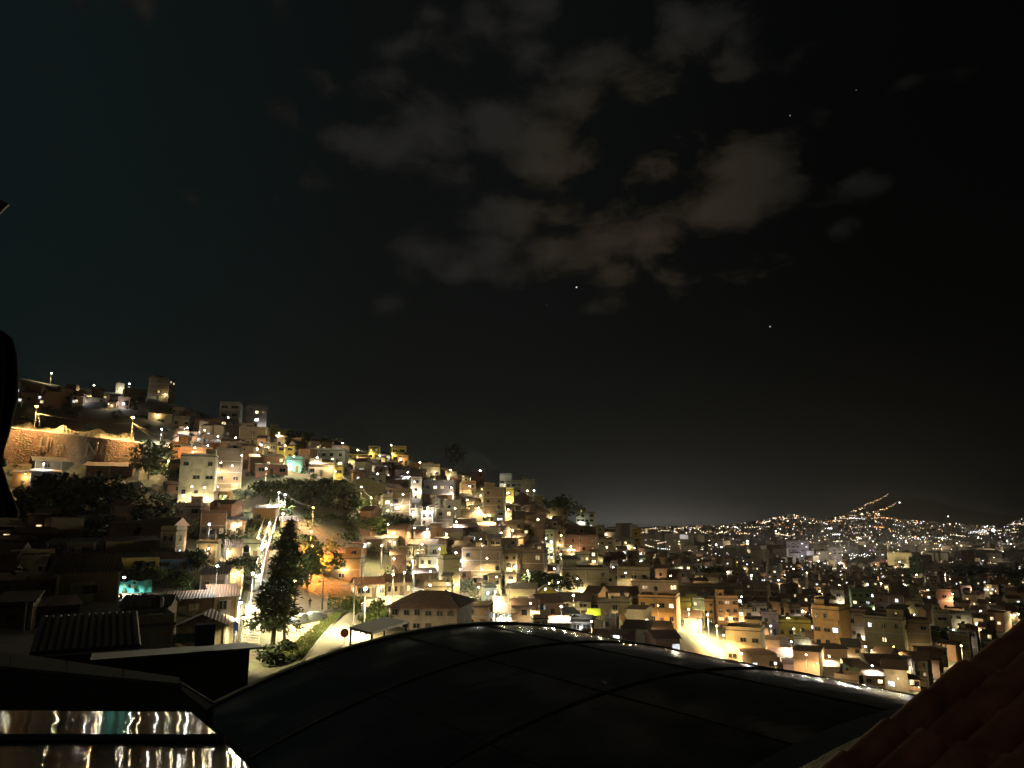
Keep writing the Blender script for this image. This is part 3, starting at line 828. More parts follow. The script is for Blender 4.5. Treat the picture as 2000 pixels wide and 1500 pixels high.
for (u, v) in cand:
    if not (lerp(RIDGE, u) + 8 < v < lerp(LOWER, u)): continue
    if any(a < u < b and c < v < d for a, b, c, d in HOLES): continue
    P = hit(u, v)
    if P.y > 1000 or P.y < 70: continue
    k = F / P.y
    W = rA.uniform(3.0, 6.3) * k; ns = rA.choice((1, 2, 2, 2, 3)) if P.y < 500 else rA.choice((1, 2, 3))
    Hh = (2.25 * ns + rA.uniform(.1, .6)) * k
    r = (u - W / 2, u + W / 2, v - Hh, v)
    if v - Hh < lerp(RIDGE, u) - 14: continue
    bad = False
    for q in RECTS:
        ov = overlap(r, q)
        if not ov: continue
        area_q = (q[1] - q[0]) * (q[3] - q[2]); area_r = W * Hh
        if q[4] > P.y - 1 and ov > (.12 if q[5] else .5) * area_q: bad = True
        if q[4] <= P.y and ov > .6 * area_r: bad = True
        if abs(q[4] - P.y) < 5 and ov > .05 * area_r: bad = True
        if bad: break
    if bad: continue
    if n_auto >= 170 or rA.random() < (.6 if u > 1190 else .45):
        REST.append((r, P)); RECTS.append((*r, P.y, False)); continue
    mat = rA.choice('bbbp')
    col = rA.choice(('brick', 'tan', 'dbrick', 'brown', 'brick')) if mat == 'b' else rA.choice(('cream', 'grey', 'tan', 'tan', 'brown', 'grey', 'yellow', 'green'))
    roof = rA.choice('ffuggss') if P.y < 600 else rA.choice('ffgs')
    nw = max(2, int(W / k / 3.2))
    lit = rA.choice((0, .1, .2, .45))
    before = len(COL.objects)
    root = house(*r[:2], r[2], r[3], mat, col, roof, ns, nw, lit, rA.uniform(-24, 24), None, 'houses on the hillside' if u < 1190 else 'houses of the lower town', None, rA)
    nl = sum(1 for c_ in root.children if c_.name.startswith('window') and c_.data.materials[1] is not M_GLASS)
    cw = {'brick': 'brown', 'dbrick': 'dark', 'tan': 'tan', 'brown': 'dull brown'}.get(col, col)
    lab = '%s %s house, %s, %s, %s, %s' % (cw, 'brick' if mat == 'b' else 'plaster', NUMW[ns] + (' storeys' if ns > 1 else ' storey'), {'f': 'flat roof', 'u': 'bare columns', 'g': 'pitched roof', 's': 'shed roof'}[roof],
                                 'unlit' if nl == 0 else (NUMW[nl] + (' lit window' if nl == 1 else ' lit windows') if nl < 6 else 'many lit windows'), where(u, v))
    nwd = lambda q: len(q.replace(',', '').split())
    if nwd(lab) > 16: lab = lab.replace(' plaster house', ' house')
    if nwd(lab) > 16: lab = lab.replace('far ', '').replace('close ', '')
    if nwd(lab) > 16: lab = lab.replace('dull brown', 'dull')
    if nwd(lab) > 16: lab = lab.replace(' brick house', ' house')
    for k_ in (1, 2, 3):
        if lab in USED: lab = lab.split(', ' + lab.split(', ')[-1])[0] + ', ' + where(u, v, k_).replace('far ', '')
    USED[lab] = 1
    root['label'] = lab
    n_auto += 1
print('auto houses', n_auto, len(REST))

# ------------------------------------------------------------------ lamps
def tube_mesh(name, pts, rads, mat, seg=6):
    V, FC = [], []
    pts = [Vector(p_) for p_ in pts]
    for i, p_ in enumerate(pts):
        t = (pts[min(i + 1, len(pts) - 1)] - pts[max(i - 1, 0)]).normalized()
        a = t.cross(Vector((0, 0, 1)) if abs(t.z) < .9 else Vector((1, 0, 0))).normalized(); b = t.cross(a)
        r_ = rads[i] if isinstance(rads, (list, tuple)) else rads
        for k in range(seg):
            an = 2 * math.pi * k / seg
            V.append(p_ + (a * math.cos(an) + b * math.sin(an)) * r_)
    for i in range(len(pts) - 1):
        for k in range(seg):
            FC.append((i * seg + k, i * seg + (k + 1) % seg, (i + 1) * seg + (k + 1) % seg, (i + 1) * seg + k))
    FC.append(tuple(range(seg - 1, -1, -1))); FC.append(tuple((len(pts) - 1) * seg + k for k in range(seg)))
    return mesh_from(name, V, FC, mat)
_pole8 = tube_mesh('pole', [(0, 0, -2.0), (0, 0, 8)], [.085, .055], M_POLE)
_arm = tube_mesh('arm', [(0, 0, 7.6), (0, -.5, 8.15), (0, -1.3, 8.35)], [.05, .05, .045], M_POLE)
_hood = None
def hood_mesh():
    global _hood
    if _hood is None:
        V, FC = [], []
        box_geo(-.18, .18, -.55, .25, 0, .12, V, FC); box_geo(-.12, .12, -.45, .15, .12, .2, V, FC)
        _hood = mesh_from('lamp hood', V, FC, M_POLE)
    return _hood
KINDS = {'s': (M_SODIUM, (1, .62, .25)), 'w': (M_WHITE, (.97, 1, .90)), 'y': (M_WARM, (1, .87, .46)), 'o': (M_SODIUM, (1, .36, .05))}
def lamp(u, v, kind, power, label, h=8.0, yaw=None, bulb=.17, gap=.5, P=None):
    """street lamp whose lamp head is seen at pixel (u, v) and whose foot stands on the ground"""
    P = P or hit(u, v, lift=h, ymin=85)
    rz = -math.atan2(P.x, P.y) if yaw is None else R(yaw)
    root = thing('street_lamp', label, 'lamp', P, rz, 'street lamps')
    k = h / 8.35
    part('pole', _pole8, root, (0, 1.3, 0), (1, 1, k))
    part('arm', _arm, root, (0, 1.3, h - 8.35), (1, 1, 1))
    part('lamp_hood', hood_mesh(), root, (0, 0, h + .08), (1.4, 1.2, 1))
    mt, colr = KINDS[kind]
    bs_ = max(bulb, 1.15 * P.y / F)
    part('bulb', ball_mesh(mt), root, (0, 0, h - .1), (bs_, bs_, bs_))
    ld = bpy.data.lights.new('lamp light', 'SPOT'); ld.energy = power; ld.color = colr; ld.shadow_soft_size = .2; ld.spot_size = R(156); ld.spot_blend = .55
    lo = bpy.data.objects.new('lamp_light', ld); lo.location = (0, -gap - bs_, h - .35 - bs_); link(lo, root)
    if power < 1500 * PW: return root
    l2 = bpy.data.lights.new('lamp glow', 'POINT'); l2.energy = power * .15; l2.color = colr; l2.shadow_soft_size = .3
    lo = bpy.data.objects.new('lamp_glow', l2); lo.location = (0, -gap - bs_ - .6, h - .1); link(lo, root)
    return root
LAMPS = [
 (72, 793, 's', 9000, 'orange sodium street lamp above the graffiti wall, the one nearer the hanging parasol'),
 (260, 815, 's', 9000, 'orange sodium street lamp above the graffiti wall, the one nearer the dark tree'),
 (101, 729, 'y', 3500, 'white lamp on the topmost grassy bank of the hill'),
 (184, 752, 'y', 5000, 'starry white lamp on the hilltop road before the yellow bank'),
 (253, 749, 'w', 1800, 'small white lamp by the tiny white hilltop house'),
 (316, 838, 'w', 4500, 'brilliant white lamp on the pole with slanting wires'),
 (330, 872, 's', 2600, 'small lamp lighting the orange house front'),
 (381, 874, 'y', 1800, 'round yellow lamp beside the slanting orange building'),
 (330, 900, 'y', 2600, 'lamp over the bright green tree beside the cream apartment'),
 (426, 852, 'w', 1500, 'white lamp under the pillared house'),
 (446, 815, 'y', 900, 'lamp at the porch of the pillared house'),
 (503, 877, 'y', 6500, 'strong yellow lamp in the middle of the upper slope'),
 (557, 870, 'y', 2200, 'lamp in front of the bright yellow slanting house'),
 (545, 846, 'y', 1500, 'lamp at the low yellow green house'),
 (620, 893, 'w', 1800, 'white lamp fixed before the long white house'),
 (650, 896, 'y', 1500, 'lamp at the end of the long white house'),
 (520, 915, 'y', 3000, 'lamp over the lit path under the white awning'),
 (655, 920, 'y', 2200, 'lamp beside the narrow yellow house end'),
 (669, 865, 'w', 1300, 'white lamp among the dark ridge trees'),
 (699, 879, 'y', 4000, 'warm lamp between the low yellow ridge houses'),
 (764, 869, 'w', 3500, 'tall white lamp left of the bright yellow ridge block'),
 (742, 890, 'y', 1800, 'lamp on the ridge lane between the yellow houses'),
 (820, 903, 'y', 1500, 'lamp by the long low orange house'),
 (880, 918, 'y', 2600, 'lamp lighting the grassy bank below the ridge end'),
 (938, 919, 'w', 7500, 'dazzling white lamp on the ridge above the reddish house'),
 (881, 952, 'y', 4500, 'dazzling lamp in the middle of the dark blue houses'),
 (725, 972, 'y', 3600, 'path lamp on a tall pole beside the cream house end'),
 (706, 951, 'y', 1600, 'wall lamp lighting the broad gabled house'),
 (765, 985, 'y', 1200, 'lamp under the cream house end on the path'),
 (787, 965, 'w', 900, 'lamp at the narrow dark brick house'),
 (993, 962, 'y', 1800, 'lamp in front of the yellow ridge shoulder house'),
 (1030, 958, 'y', 2200, 'lamp on the glowing ridge terrace'),
 (1043, 958, 'w', 1800, 'second lamp of the glowing ridge terrace, nearer the mast'),
 (1140, 1022, 'y', 2200, 'lamp under the pale balcony house'),
 (400, 952, 'y', 2600, 'lamp at the corner below the cream apartment'),
 (358, 968, 'w', 2200, 'white lamp with wires left of the low cream house'),
 (440, 970, 'y', 4200, 'lamp over the bright grassy slope'),
 (345, 985, 'y', 1800, 'lamp by the pale stepped house'),
 (545, 962, 'w', 3200, 'white lamp at the top of the long stairway'),
 (557, 966, 'w', 1600, 'second white lamp at the top of the stairway'),
 (553, 1003, 'y', 2600, 'yellow lamp part way down the stairway'),
 (527, 1022, 'w', 2600, 'first white lamp down the stairway from its top'),
 (511, 1072, 'w', 2600, 'white lamp halfway down the stairway'),
 (494, 1120, 'w', 2600, 'white lamp on the stairway behind the conifer'),
 (476, 1205, 'y', 1100, 'lamp at the lowest flight of the stairway'),
 (86, 905, 'w', 2600, 'white lamp in front of the pale blue house'),
 (50, 925, 's', 1100, 'lamp under the eave of the orange walled house'),
 (612, 991, 's', 3000, 'orange lamp on a tall pole above the orange steps'),
 (608, 1038, 'o', 7000, 'middle orange lamp beside the glowing bank'),
 (611, 1066, 'o', 9000, 'lowest orange lamp beside the glowing bank'),
 (858, 1071, 'w', 1300, 'pale lamp, left one of the two white lamps'),
 (891, 1079, 'w', 1700, 'larger pale lamp, right one of the two white lamps'),
 (425, 1104, 'w', 700, 'white glaring lamp left of the stairway in the dark hollow'),
 (714, 1150, 'y', 4500, 'yellow lamp dazzling the cream row house at the bend'),
 (548, 1150, 'y', 2600, 'lamp hidden behind the conifer over the dirt yard'),
 (575, 1136, 'y', 3000, 'lamp on the pale pole beside the conifer'),
 (470, 1175, 'y', 1300, 'lamp at the lower part of the stairway'),
 (505, 1050, 'y', 1500, 'lamp beside the small cream hut on the stairway'),
 (790, 1118, 'y', 1500, 'lamp on the tall pole with wires at the row houses'),
 (875, 1140, 'y', 2600, 'lamp at the foot of the gold lit brick block'),
 (840, 1142, 'y', 1600, 'lamp before the roof terrace of the tan three storey house'),
 (967, 1155, 'y', 2600, 'lamp on a short pole before the tan wall house'),
 (1078, 1088, 'y', 2600, 'lamp in the alley by the narrow cream tower'),
 (1095, 1082, 'y', 2200, 'lamp at the orange alley house'),
 (1120, 1162, 'y', 1700, 'lamp at the lower corner of the big plain brick wall'),
 (1065, 1150, 'y', 1800, 'lamp lighting the yellow gabled house'),
 (1185, 1068, 'y', 2600, 'lamp in front of the pale yellow lit house'),
 (1240, 1070, 's', 5200, 'orange lamp at the foot of the valley tower'),
 (1215, 1160, 'y', 2200, 'lamp in the lane beside the balcony house'),
 (1290, 1165, 'y', 1600, 'lamp on the yellow lit terrace'),
 (1285, 1182, 's', 1200, 'lamp inside the orange compound'),
 (1155, 1212, 'y', 1400, 'lamp by the lime green awning'),
 (1382, 1200, 'y', 8000, 'lamp at the upper end of the bright street'),
 (1400, 1222, 'y', 10000, 'lamp in the middle of the bright street'),
 (1413, 1240, 's', 6000, 'lamp at the corner of the bright street and the tan corner house'),
 (1345, 1190, 'y', 4500, 'lamp in front of the low yellow corner house'),
 (1465, 1236, 's', 2200, 'yellow wall lamp on the small vivid orange house'),
 (1447, 1276, 'y', 8000, 'lamp at the foot of the tan corner house'),
 (1505, 1222, 'w', 1500, 'lamp lighting the low lilac house'),
 (1550, 1228, 'y', 2400, 'lamp over the long bright yellow house'),
 (1590, 1262, 's', 3600, 'lamp beside the glowing side of the tall orange house'),
 (1690, 1262, 'y', 1500, 'lamp in the alley before the long tan building'),
 (1745, 1262, 's', 1300, 'lamp near the far end of the long tan building'),
 (1862, 1230, 'w', 1800, 'lamp lighting the white house with big openings'),
 (1785, 1200, 'w', 1000, 'lamp at the foot of the cream house in the lower town'),
 (1622, 1186, 'y', 1700, 'lamp in the alley of the tan box house'),
 (1467, 1123, 'w', 5200, 'strong white lamp over the roofs of the lower town'),
 (1520, 1133, 'w', 1400, 'lamp right of the strong white lamp before square windows'),
 (1448, 1165, 'y', 1400, 'lamp beside the pale side of the dark tower house'),
 (1680, 1185, 'y', 1300, 'lamp under the green grey house'),
 (1860, 1160, 'y', 1600, 'lamp among roofs right of the reddish brick house end'),
 (1345, 1112, 'y', 1600, 'lamp above the grey plain house wall'),
 (1757, 1097, 'y', 26000, 'floodlight before the far yellow hall'),
 (1598, 1096, 'w', 15000, 'lamp of the far white street lights'),
 (1640, 1100, 'w', 12000, 'lamp by the pale purple block'),
 (1845, 1122, 'w', 9000, 'lamp by the purple lit shop floor'),
 (1790, 1122, 'y', 6000, 'lamp at the foot of the green grey tower block'),
]
def lamp_spot(u, v):
    P = hit(u, v, lift=6.0, ymin=85); h = 6.0
    Yh = [q[4] for q in RECTS if q[0] - 2 <= u <= q[1] + 2 and q[2] - 1 <= v <= q[3] + 6 and q[4] < P.y + 9]
    if Yh:
        Yn = min(min(Yh) - 3.0, P.y)
        p2 = at_depth(u, v, Yn); h2 = p2.z - H(p2.x, Yn)
        if 1.5 < h2 < 13: return Vector((p2.x, Yn, p2.z - h2)), h2
    return P, h
for (u, v, k, pw, lab) in LAMPS:
    P, h = lamp_spot(u, v)
    if 'sodium' in lab:
        Yw = hit(u, 907).y - 1.2; vt_ = 836 + 30 * (u - 4) / 268
        zt_ = at_depth(u, vt_, Yw + 2.4).z; q = at_depth(u, v, Yw); P, h = Vector((q.x, Yw, zt_)), q.z - zt_
    lamp(u, v, k, pw * PW, lab, h, P=P, bulb=.5 if 'sodium' in lab else .17)

rl = random.Random(9)
SPOTS = [(q[0], q[1]) for q in LAMPS]
seen_l = {}
n = 0; tries = 0
while n < 96 and tries < 4000:  # lamps added at random spots to brighten the slopes
    tries += 1
    u = rl.uniform(360, 1990) if n % 2 else rl.uniform(360, 1120); v = rl.uniform(lerp(RIDGE, u) + 4, min(1300, lerp(LOWER, u) - 8))
    if any(a < u < b and c < v < d for a, b, c, d in HOLES): continue
    if any(math.hypot(u - a, v - b) < 22 for a, b in SPOTS): continue
    P, h = lamp_spot(u, v)
    if P.y > 900: continue
    k_ = rl.choice('yyyww')
    lab = ('warm' if k_ == 'y' else 'cool white') + ' street lamp among the houses, ' + where(u, v)
    if lab in seen_l: continue
    seen_l[lab] = 1; SPOTS.append((u, v)); n += 1
    lamp(u, v, k_, rl.uniform(700, 2400) * PW * (1 if P.y < 450 else 2.2), lab, h, P=P)
LP = [(o.matrix_basis.translation.copy(), o) for o in COL.objects if o.name.startswith('street_lamp')]
rw = random.Random(2); nwire = 0
for i, (a, oa) in enumerate(LP):
    nb = sorted((( (b - a).length, b) for b, ob in LP if ob is not oa), key=lambda q: q[0])
    for dist, b in nb[:2]:
        if dist > 48 or nwire >= 46 or a.x > b.x or a.y < 90: continue
        A_, B_ = a + Vector((0, 1.2, 6.3)), b + Vector((0, 1.2, 6.3))
        pt = [A_.lerp(B_, t / 8) - Vector((0, 0, 3.2 * (t / 8) * (1 - t / 8))) for t in range(9)]
        o = part('overhead_wire', tube_mesh('wire', pt, .035, M_POLE, 4), None)
        pm = pix(pt[4]); lab = 'thin sagging overhead wire between lamp poles, ' + where(*pm)
        for k_ in range(1, 8):
            if lab in seen_l: lab = 'thin sagging overhead wire between lamp poles, ' + where(*pm, k_)
        seen_l[lab] = 1
        tag(o, lab, 'wire', 'overhead wires'); nwire += 1

# ------------------------------------------------------------------ retaining wall with painted lettering, rock bank above it
def m_rubble(gg, bs, nt):
    p = wpos(gg); vo = gg.n.new('ShaderNodeTexVoronoi'); vo.inputs['Scale'].default_value = 1.5
    gg.put(vo.inputs['Vector'], gg.vec('MULTIPLY', p, (1, 1, 1.6)))
    n = gg.noise(p, .35, 6, .65)
    c = gg.mix(.45, (.24, .155, .09), vo.outputs['Color'], 'MULTIPLY')
    c = gg.mix(gg.ramp(n, .35, .65, 0, .8), c, (.10, .065, .04))
    gg.put(bs.inputs['Base Color'], c); bs.inputs['Roughness'].default_value = .95
    bump(gg, bs, vo.outputs['Distance'], .3, .8)
wall_m = material('rubble wall', m_rubble)
root = thing('retaining_wall', 'long brown retaining wall with faded painted capital letters below two sodium lamps', 'wall', hit(140, 907))
V, FC = [], []
NB = 34
bp = [hit(4 + 268 * i / NB, 907) for i in range(NB + 1)]
for i, p_ in enumerate(bp):
    u = 4 + 268 * i / NB
    vt_ = 836 + (866 - 836) * i / NB
    top = at_depth(u, vt_, p_.y + 1.2).z
    o = p_ - root.location
    for (dy_, z) in ((0, o.z - 4), (1.2, top - root.location.z), (2.2, top - root.location.z), (2.2, o.z - 4)):
        V.append((o.x, o.y + dy_, z))
for i in range(NB):
    for k in range(4):
        a = i * 4 + k; b = i * 4 + (k + 1) % 4
        FC.append((a, a + 4, b + 4, b))
FC += [(0, 1, 2, 3), (NB * 4 + 3, NB * 4 + 2, NB * 4 + 1, NB * 4)]
part('wall_face', mesh_from('wall face', V, FC, wall_m), root)
cop = []
for i, p_ in enumerate(bp):
    o = Vector(V[i * 4 + 1]); cop.append((o.x, o.y + .4, o.z + .12))
part('coping', tube_mesh('coping', cop, .32, M_CONC, 4), root)
letter_m = paint('faded white paint', (.30, .22, .14), .95)
for (txt, u, v, sz) in (('LINE', 74, 874, 5.2), ('ED', 108, 887, 4.4), ('NE', 164, 889, 6.2)):
    cu = bpy.data.curves.new('painted letters', 'FONT'); cu.body = txt; cu.size = sz; cu.extrude = .05; cu.offset = .05; cu.materials.append(letter_m); cu.space_character = 1.05
    i = (u - 4) / 268 * NB; A_, B_ = bp[int(i)], bp[min(NB, int(i) + 3)]
    yaw_ = math.atan2(B_.y - A_.y, B_.x - A_.x)
    top_ = V[int(i) * 4 + 1]; bot_ = V[int(i) * 4]
    z_ = at_depth(u, v, A_.y + .6).z - root.location.z
    fr_ = (z_ - bot_[2]) / (top_[2] - bot_[2])
    part('painted_lettering', cu, root, (at_depth(u, v, A_.y).x - root.location.x, bot_[1] + 1.2 * fr_ - .5, z_), rot=(R(90) - math.atan2(1.2, top_[2] - bot_[2]), 0, yaw_))
def rock_grid(name, us, vlo, vhi, Yf, amp, mat, nu=90, nv=14):
    V, FC = [], []
    for j in range(nv + 1):
        for i in range(nu + 1):
            u = us[0] + (us[1] - us[0]) * i / nu; t = j / nv
            v = vlo(u) + (vhi(u) - vlo(u)) * t
            P = at_depth(u, v, Yf(u, t))
            nz = mnoise.fractal((P.x * .35, P.z * .18, 3.1), .8, 2.0, 5)
            V.append(P + Vector((0, -1, .3)) * nz * amp * math.sin(math.pi * min(1, .1 + t)))
    for j in range(nv):
        for i in range(nu):
            a = j * (nu + 1) + i
            FC.append((a, a + 1, a + nu + 2, a + nu + 1))
    return part(name, mesh_from(name, V, FC, mat), None)
rock_m = paint('pale rock', (.34, .30, .19), .95)
ro = rock_grid('rock_bank', (20, 262), lambda u: 838 + (868 - 838) * (u - 4) / 268, lambda u: 828 + 4 * math.sin(u * .09) + (u - 20) * .085 + 5 * mnoise.noise((u * .06, 1, 2)), lambda u, t: bp[min(NB, max(0, int((u - 4) / 268 * NB)))].y + 4 + 7 * t, 1.6, rock_m)
tag(ro, 'pale rocky bank lit above the retaining wall', None, None, 'structure')

# ------------------------------------------------------------------ road, kerb, dirt yard
conc_road = material('pale concrete road', m_flat((.30, .26, .18), .9))
L_ = [(560, 1330), (598, 1287), (622, 1254), (648, 1224), (668, 1206), (690, 1190), (716, 1176), (760, 1166), (820, 1158)]
R_ = [(690, 1330), (712, 1290), (722, 1256), (726, 1228), (730, 1210), (738, 1198), (756, 1188), (790, 1176), (830, 1166)]
V, FC = [], []
Lp = []
for i in range(len(L_) - 1):
    for k in range(8):
        t = k / 8
        a = [L_[i][j] + (L_[i + 1][j] - L_[i][j]) * t for j in (0, 1)]; b = [R_[i][j] + (R_[i + 1][j] - R_[i][j]) * t for j in (0, 1)]
        A_, B_ = hit(*a), hit(*b)
        Lp.append(A_)
        for m in range(7):
            q = A_.lerp(B_, m / 6); V.append((q.x, q.y, H(q.x, q.y) + .22))
nrow = len(V) // 7
for i in range(nrow - 1):
    for m in range(6):
        a = i * 7 + m; FC.append((a, a + 1, a + 8, a + 7))
road = part('road', mesh_from('road', V, FC, conc_road), None)
tag(road, 'pale concrete road curving up past the covered cars', None, None, 'structure')
kerb = part('kerb', tube_mesh('kerb', [(q.x, q.y, H(q.x, q.y) + .24) for q in Lp], .17, M_CONC, 4), None)
tag(kerb, 'low concrete kerb along the pale road', None, None, 'structure')
dirt_m = paint('trodden dirt', (.26, .18, .09), .95)
V, FC = [], []
NU, NV = 18, 18
for j in range(NV + 1):
    for i in range(NU + 1):
        v = 1140 + 150 * j / NV
        ul = 560 - (v - 1140) * .12; ur = 690 - (v - 1140) * .62
        q = hit(ul + (ur - ul) * i / NU, v)
        V.append((q.x, q.y, H(q.x, q.y) + .12 + .05 * mnoise.noise((q.x * .5, q.y * .5, 0))))
for j in range(NV):
    for i in range(NU):
        a = j * (NU + 1) + i; FC.append((a, a + NU + 1, a + NU + 2, a + 1))
yard = part('dirt_yard', mesh_from('dirt yard', V, FC, dirt_m), None)
tag(yard, 'trodden dirt yard under the conifer', None, None, 'structure')
# grass tufts on the verge and the bank behind
rg = random.Random(3)
_hn = {}
def hit_near(u, v):
    k_ = (round(u / 6), round(v / 3))
    if k_ not in _hn: _hn[k_] = hit(k_[0] * 6, k_[1] * 3).y
    return at_depth(u, v, _hn[k_] * (1 + rg.uniform(-.012, .012)))
V, FC = [], []
def tuft(P, s):
    for _ in range(3):
        a = rg.uniform(0, 6.28); b = len(V); d = Vector((math.cos(a), math.sin(a), 0)) * .07 * s
        tip = P + Vector((rg.uniform(-.12, .12), rg.uniform(-.12, .12), rg.uniform(.06, .24))) * s
        V.extend([P - d, P + d, tip]); FC.append((b, b + 1, b + 2))
for _ in range(5200):
    t = rg.random(); v = 1290 - 95 * t
    ukerb = lerp([(1196, 676), (1224, 646), (1254, 620), (1290, 596)][::1], v) if v < 1290 else 596
    u = ukerb - 3 - rg.random() ** 1.4 * (18 + 30 * (1 - t))
    P = hit_near(u, v)
    P.z = H(P.x, P.y) + .1
    tuft(P, rg.uniform(.7, 1.3))
for _ in range(2600):
    u, v = rg.uniform(640, 712), rg.uniform(1150, 1192)
    P = hit_near(u, v); P.z = H(P.x, P.y) + .1
    tuft(P, rg.uniform(.8, 1.6))
gr = part('grass', mesh_from('grass', V, FC, M_GRASS), None)
tag(gr, 'short dry grass on the road verge and the bank behind the yard', 'grass', None, 'stuff')

# ------------------------------------------------------------------ long stairway
PATH = [(482, 1262), (484, 1236), (486, 1196), (493, 1140), (505, 1092), (520, 1046), (533, 1006), (545, 968)]
pts = []
for (a, b) in zip(PATH, PATH[1:]):
    for k in range(12):
        t = k / 12; q = hit(a[0] + (b[0] - a[0]) * t, a[1] + (b[1] - a[1]) * t)
        pts.append(q)
pts.append(hit(*PATH[-1]))
for q in pts: q.z = H(q.x, q.y)
root = thing('stairway', 'long concrete stairway with white handrails climbing the hillside behind the conifer', 'stairs', pts[0])
acc = [0.0]
for a, b in zip(pts, pts[1:]): acc.append(acc[-1] + (Vector((b.x, b.y, 0)) - Vector((a.x, a.y, 0))).length)
def along(d):
    for i in range(len(acc) - 1):
        if acc[i + 1] >= d:
            t = (d - acc[i]) / max(acc[i + 1] - acc[i], 1e-6); return pts[i].lerp(pts[i + 1], t), (pts[i + 1] - pts[i])
    return pts[-1].copy(), pts[-1] - pts[-2]
step_m = cube(paint('stair concrete', (.36, .31, .21), .9))
nst = 150
run = acc[-1] / nst
zz = None
for i in range(nst):
    q, tg = along(i * run)
    an = math.atan2(tg.y, tg.x) - math.pi / 2
    part('step', step_m, root, q - root.location + Vector((0, 0, -.9)), (3.0, run + .05, 1.25), (0, 0, an))
rail_m = paint('white rail', (.82, .80, .70), .5)
for sx in (-1, 0.08, 1):
    rp = []
    for i in range(0, nst, 5):
        q, tg = along(i * run); an = math.atan2(tg.y, tg.x) - math.pi / 2
        o = q - root.location + Vector((math.cos(an), math.sin(an), 0)) * sx * 1.45
        rp.append(o + Vector((0, 0, 1.35)))
        if i % 10 == 0: part('rail_post', cube(rail_m), root, o, (.09, .09, 1.35), (0, 0, an))
    part('handrail', tube_mesh('handrail', rp, .11, rail_m, 5), root)

# ------------------------------------------------------------------ trees and bushes
def crown_mesh(seed, n, mat, leaf=.06, flat=1.0):
    r = random.Random(seed)
    lumps = [(Vector((r.gauss(0, .25), r.gauss(0, .25), r.uniform(-.28, .3))), r.uniform(.16, .30)) for _ in range(13)]
    V, FC = [], []
    for i in range(n):
        c, rad = r.choice(lumps)
        d = Vector((r.gauss(0, 1), r.gauss(0, 1), r.gauss(0, 1))).normalized() * rad * (r.random() ** .35)
        p_ = c + d
        p_.z += .5
        a = Vector((r.gauss(0, 1), r.gauss(0, 1), r.gauss(0, 1))).normalized(); b = a.orthogonal().normalized()
        s = leaf * r.uniform(.5, 1.3); k = len(V)
        V += [p_ - a * s, p_ + b * s * .55, p_ + a * s, p_ - b * s * .55]
        FC.append((k, k + 1, k + 2, k + 3))
    return mesh_from('crown', V, FC, mat)
CR = {'d': [crown_mesh(i, 1500, M_DLEAF, .055) for i in range(4)], 'l': [crown_mesh(10 + i, 1400, M_LEAF, .05) for i in range(3)]}
_trunk = tube_mesh('trunk', [(0, 0, -.12), (.01, 0, .25), (-.015, .01, .55)], [.035, .025, .012], M_BARK)
_limbs = [tube_mesh('limb', [(0, 0, .25), (.14 * math.cos(a), .14 * math.sin(a), .45), (.24 * math.cos(a), .24 * math.sin(a), .62)], [.016, .011, .005], M_BARK, 5) for a in (0.3, 2.3, 4.4)]
def tree(u, vb, wpx, hpx, kind, label, grp, bush=False):
    P = hit(u, vb); k = P.y / F
    root = thing('bush' if bush else 'tree', label, 'bush' if bush else 'tree', P, random.uniform(0, 6.28), grp)
    w, h = wpx * k, hpx * k
    part('stem' if bush else 'trunk', _trunk, root, scale=(w * .5 + h * .3, w * .5 + h * .3, h))
    if not bush:
        for lm in _limbs: part('limb', lm, root, scale=(w, w, h))
    part('crown', random.choice(CR[kind]), root, (0, 0, -.08 * h if bush else .06 * h), (w * 1.05, w * 1.05, h * 1.0))
TREES = [
 (88, 990, 78, 56, 'd', 'dark leafy tree at the upper corner of the grove, below the pale blue house'), (140, 1012, 90, 84, 'd', 'broad dark tree in the grove under the pale blue house'), (192, 1032, 96, 104, 'd', 'tallest dark tree in the middle of the grove'),
 (244, 1046, 92, 104, 'd', 'dark tree in the grove, nearest the brown slope'), (292, 1056, 84, 84, 'd', 'dark tree at the lower end of the grove'), (326, 1062, 54, 50, 'd', 'small dark tree touching the pale stepped house'),
 (46, 1016, 66, 46, 'd', 'low dark tree beside the hanging parasol'), (106, 1046, 76, 56, 'd', 'low dark tree behind the tin roofs of the hollow'), (166, 1058, 84, 52, 'd', 'dark tree behind the small clay tiled house'),
 (290, 936, 76, 72, 'd', 'big dark tree at the end of the graffiti wall'), (331, 944, 34, 40, 'l', 'bright green lit tree beside the cream apartment'),
 (440, 1018, 30, 52, 'l', 'slim lit tree on the bright grassy slope'), (386, 1120, 34, 46, 'd', 'dim tree right of the blue house'), (304, 1150, 38, 44, 'l', 'tree lit green by the glowing tarp'), (356, 1160, 34, 38, 'l', 'small sparse tree below the blue house'),
 (885, 912, 36, 46, 'd', 'faint lone tree standing on the dark ridge line'), (1092, 1022, 70, 52, 'd', 'dark tree clump above the wide brown house'), (1062, 1168, 76, 46, 'd', 'dark tree behind the yellow gabled house'),
 (1848, 1272, 90, 44, 'd', 'dark tree below the white openings house'), (1395, 1140, 50, 34, 'd', 'dark tree right of the grey plain wall'), (1935, 1140, 90, 34, 'd', 'dark trees mass near the picture edge in the far town'), (1880, 1132, 60, 24, 'd', 'dark tree at the foot of the brown tower block'),
 (715, 1045, 66, 40, 'l', 'green tree below the path lamp'), (764, 1046, 56, 40, 'd', 'dark tree right of the path below the lamp'), (470, 1150, 40, 60, 'd', 'dark tree left of the lower stairway'), (640, 880, 40, 26, 'd', 'dark tree on the ridge behind the long white house'),
 (590, 868, 46, 26, 'd', 'dark tree on the ridge right of the low yellow green house'), (840, 965, 30, 34, 'd', 'dark tree left of the dark blue house')]
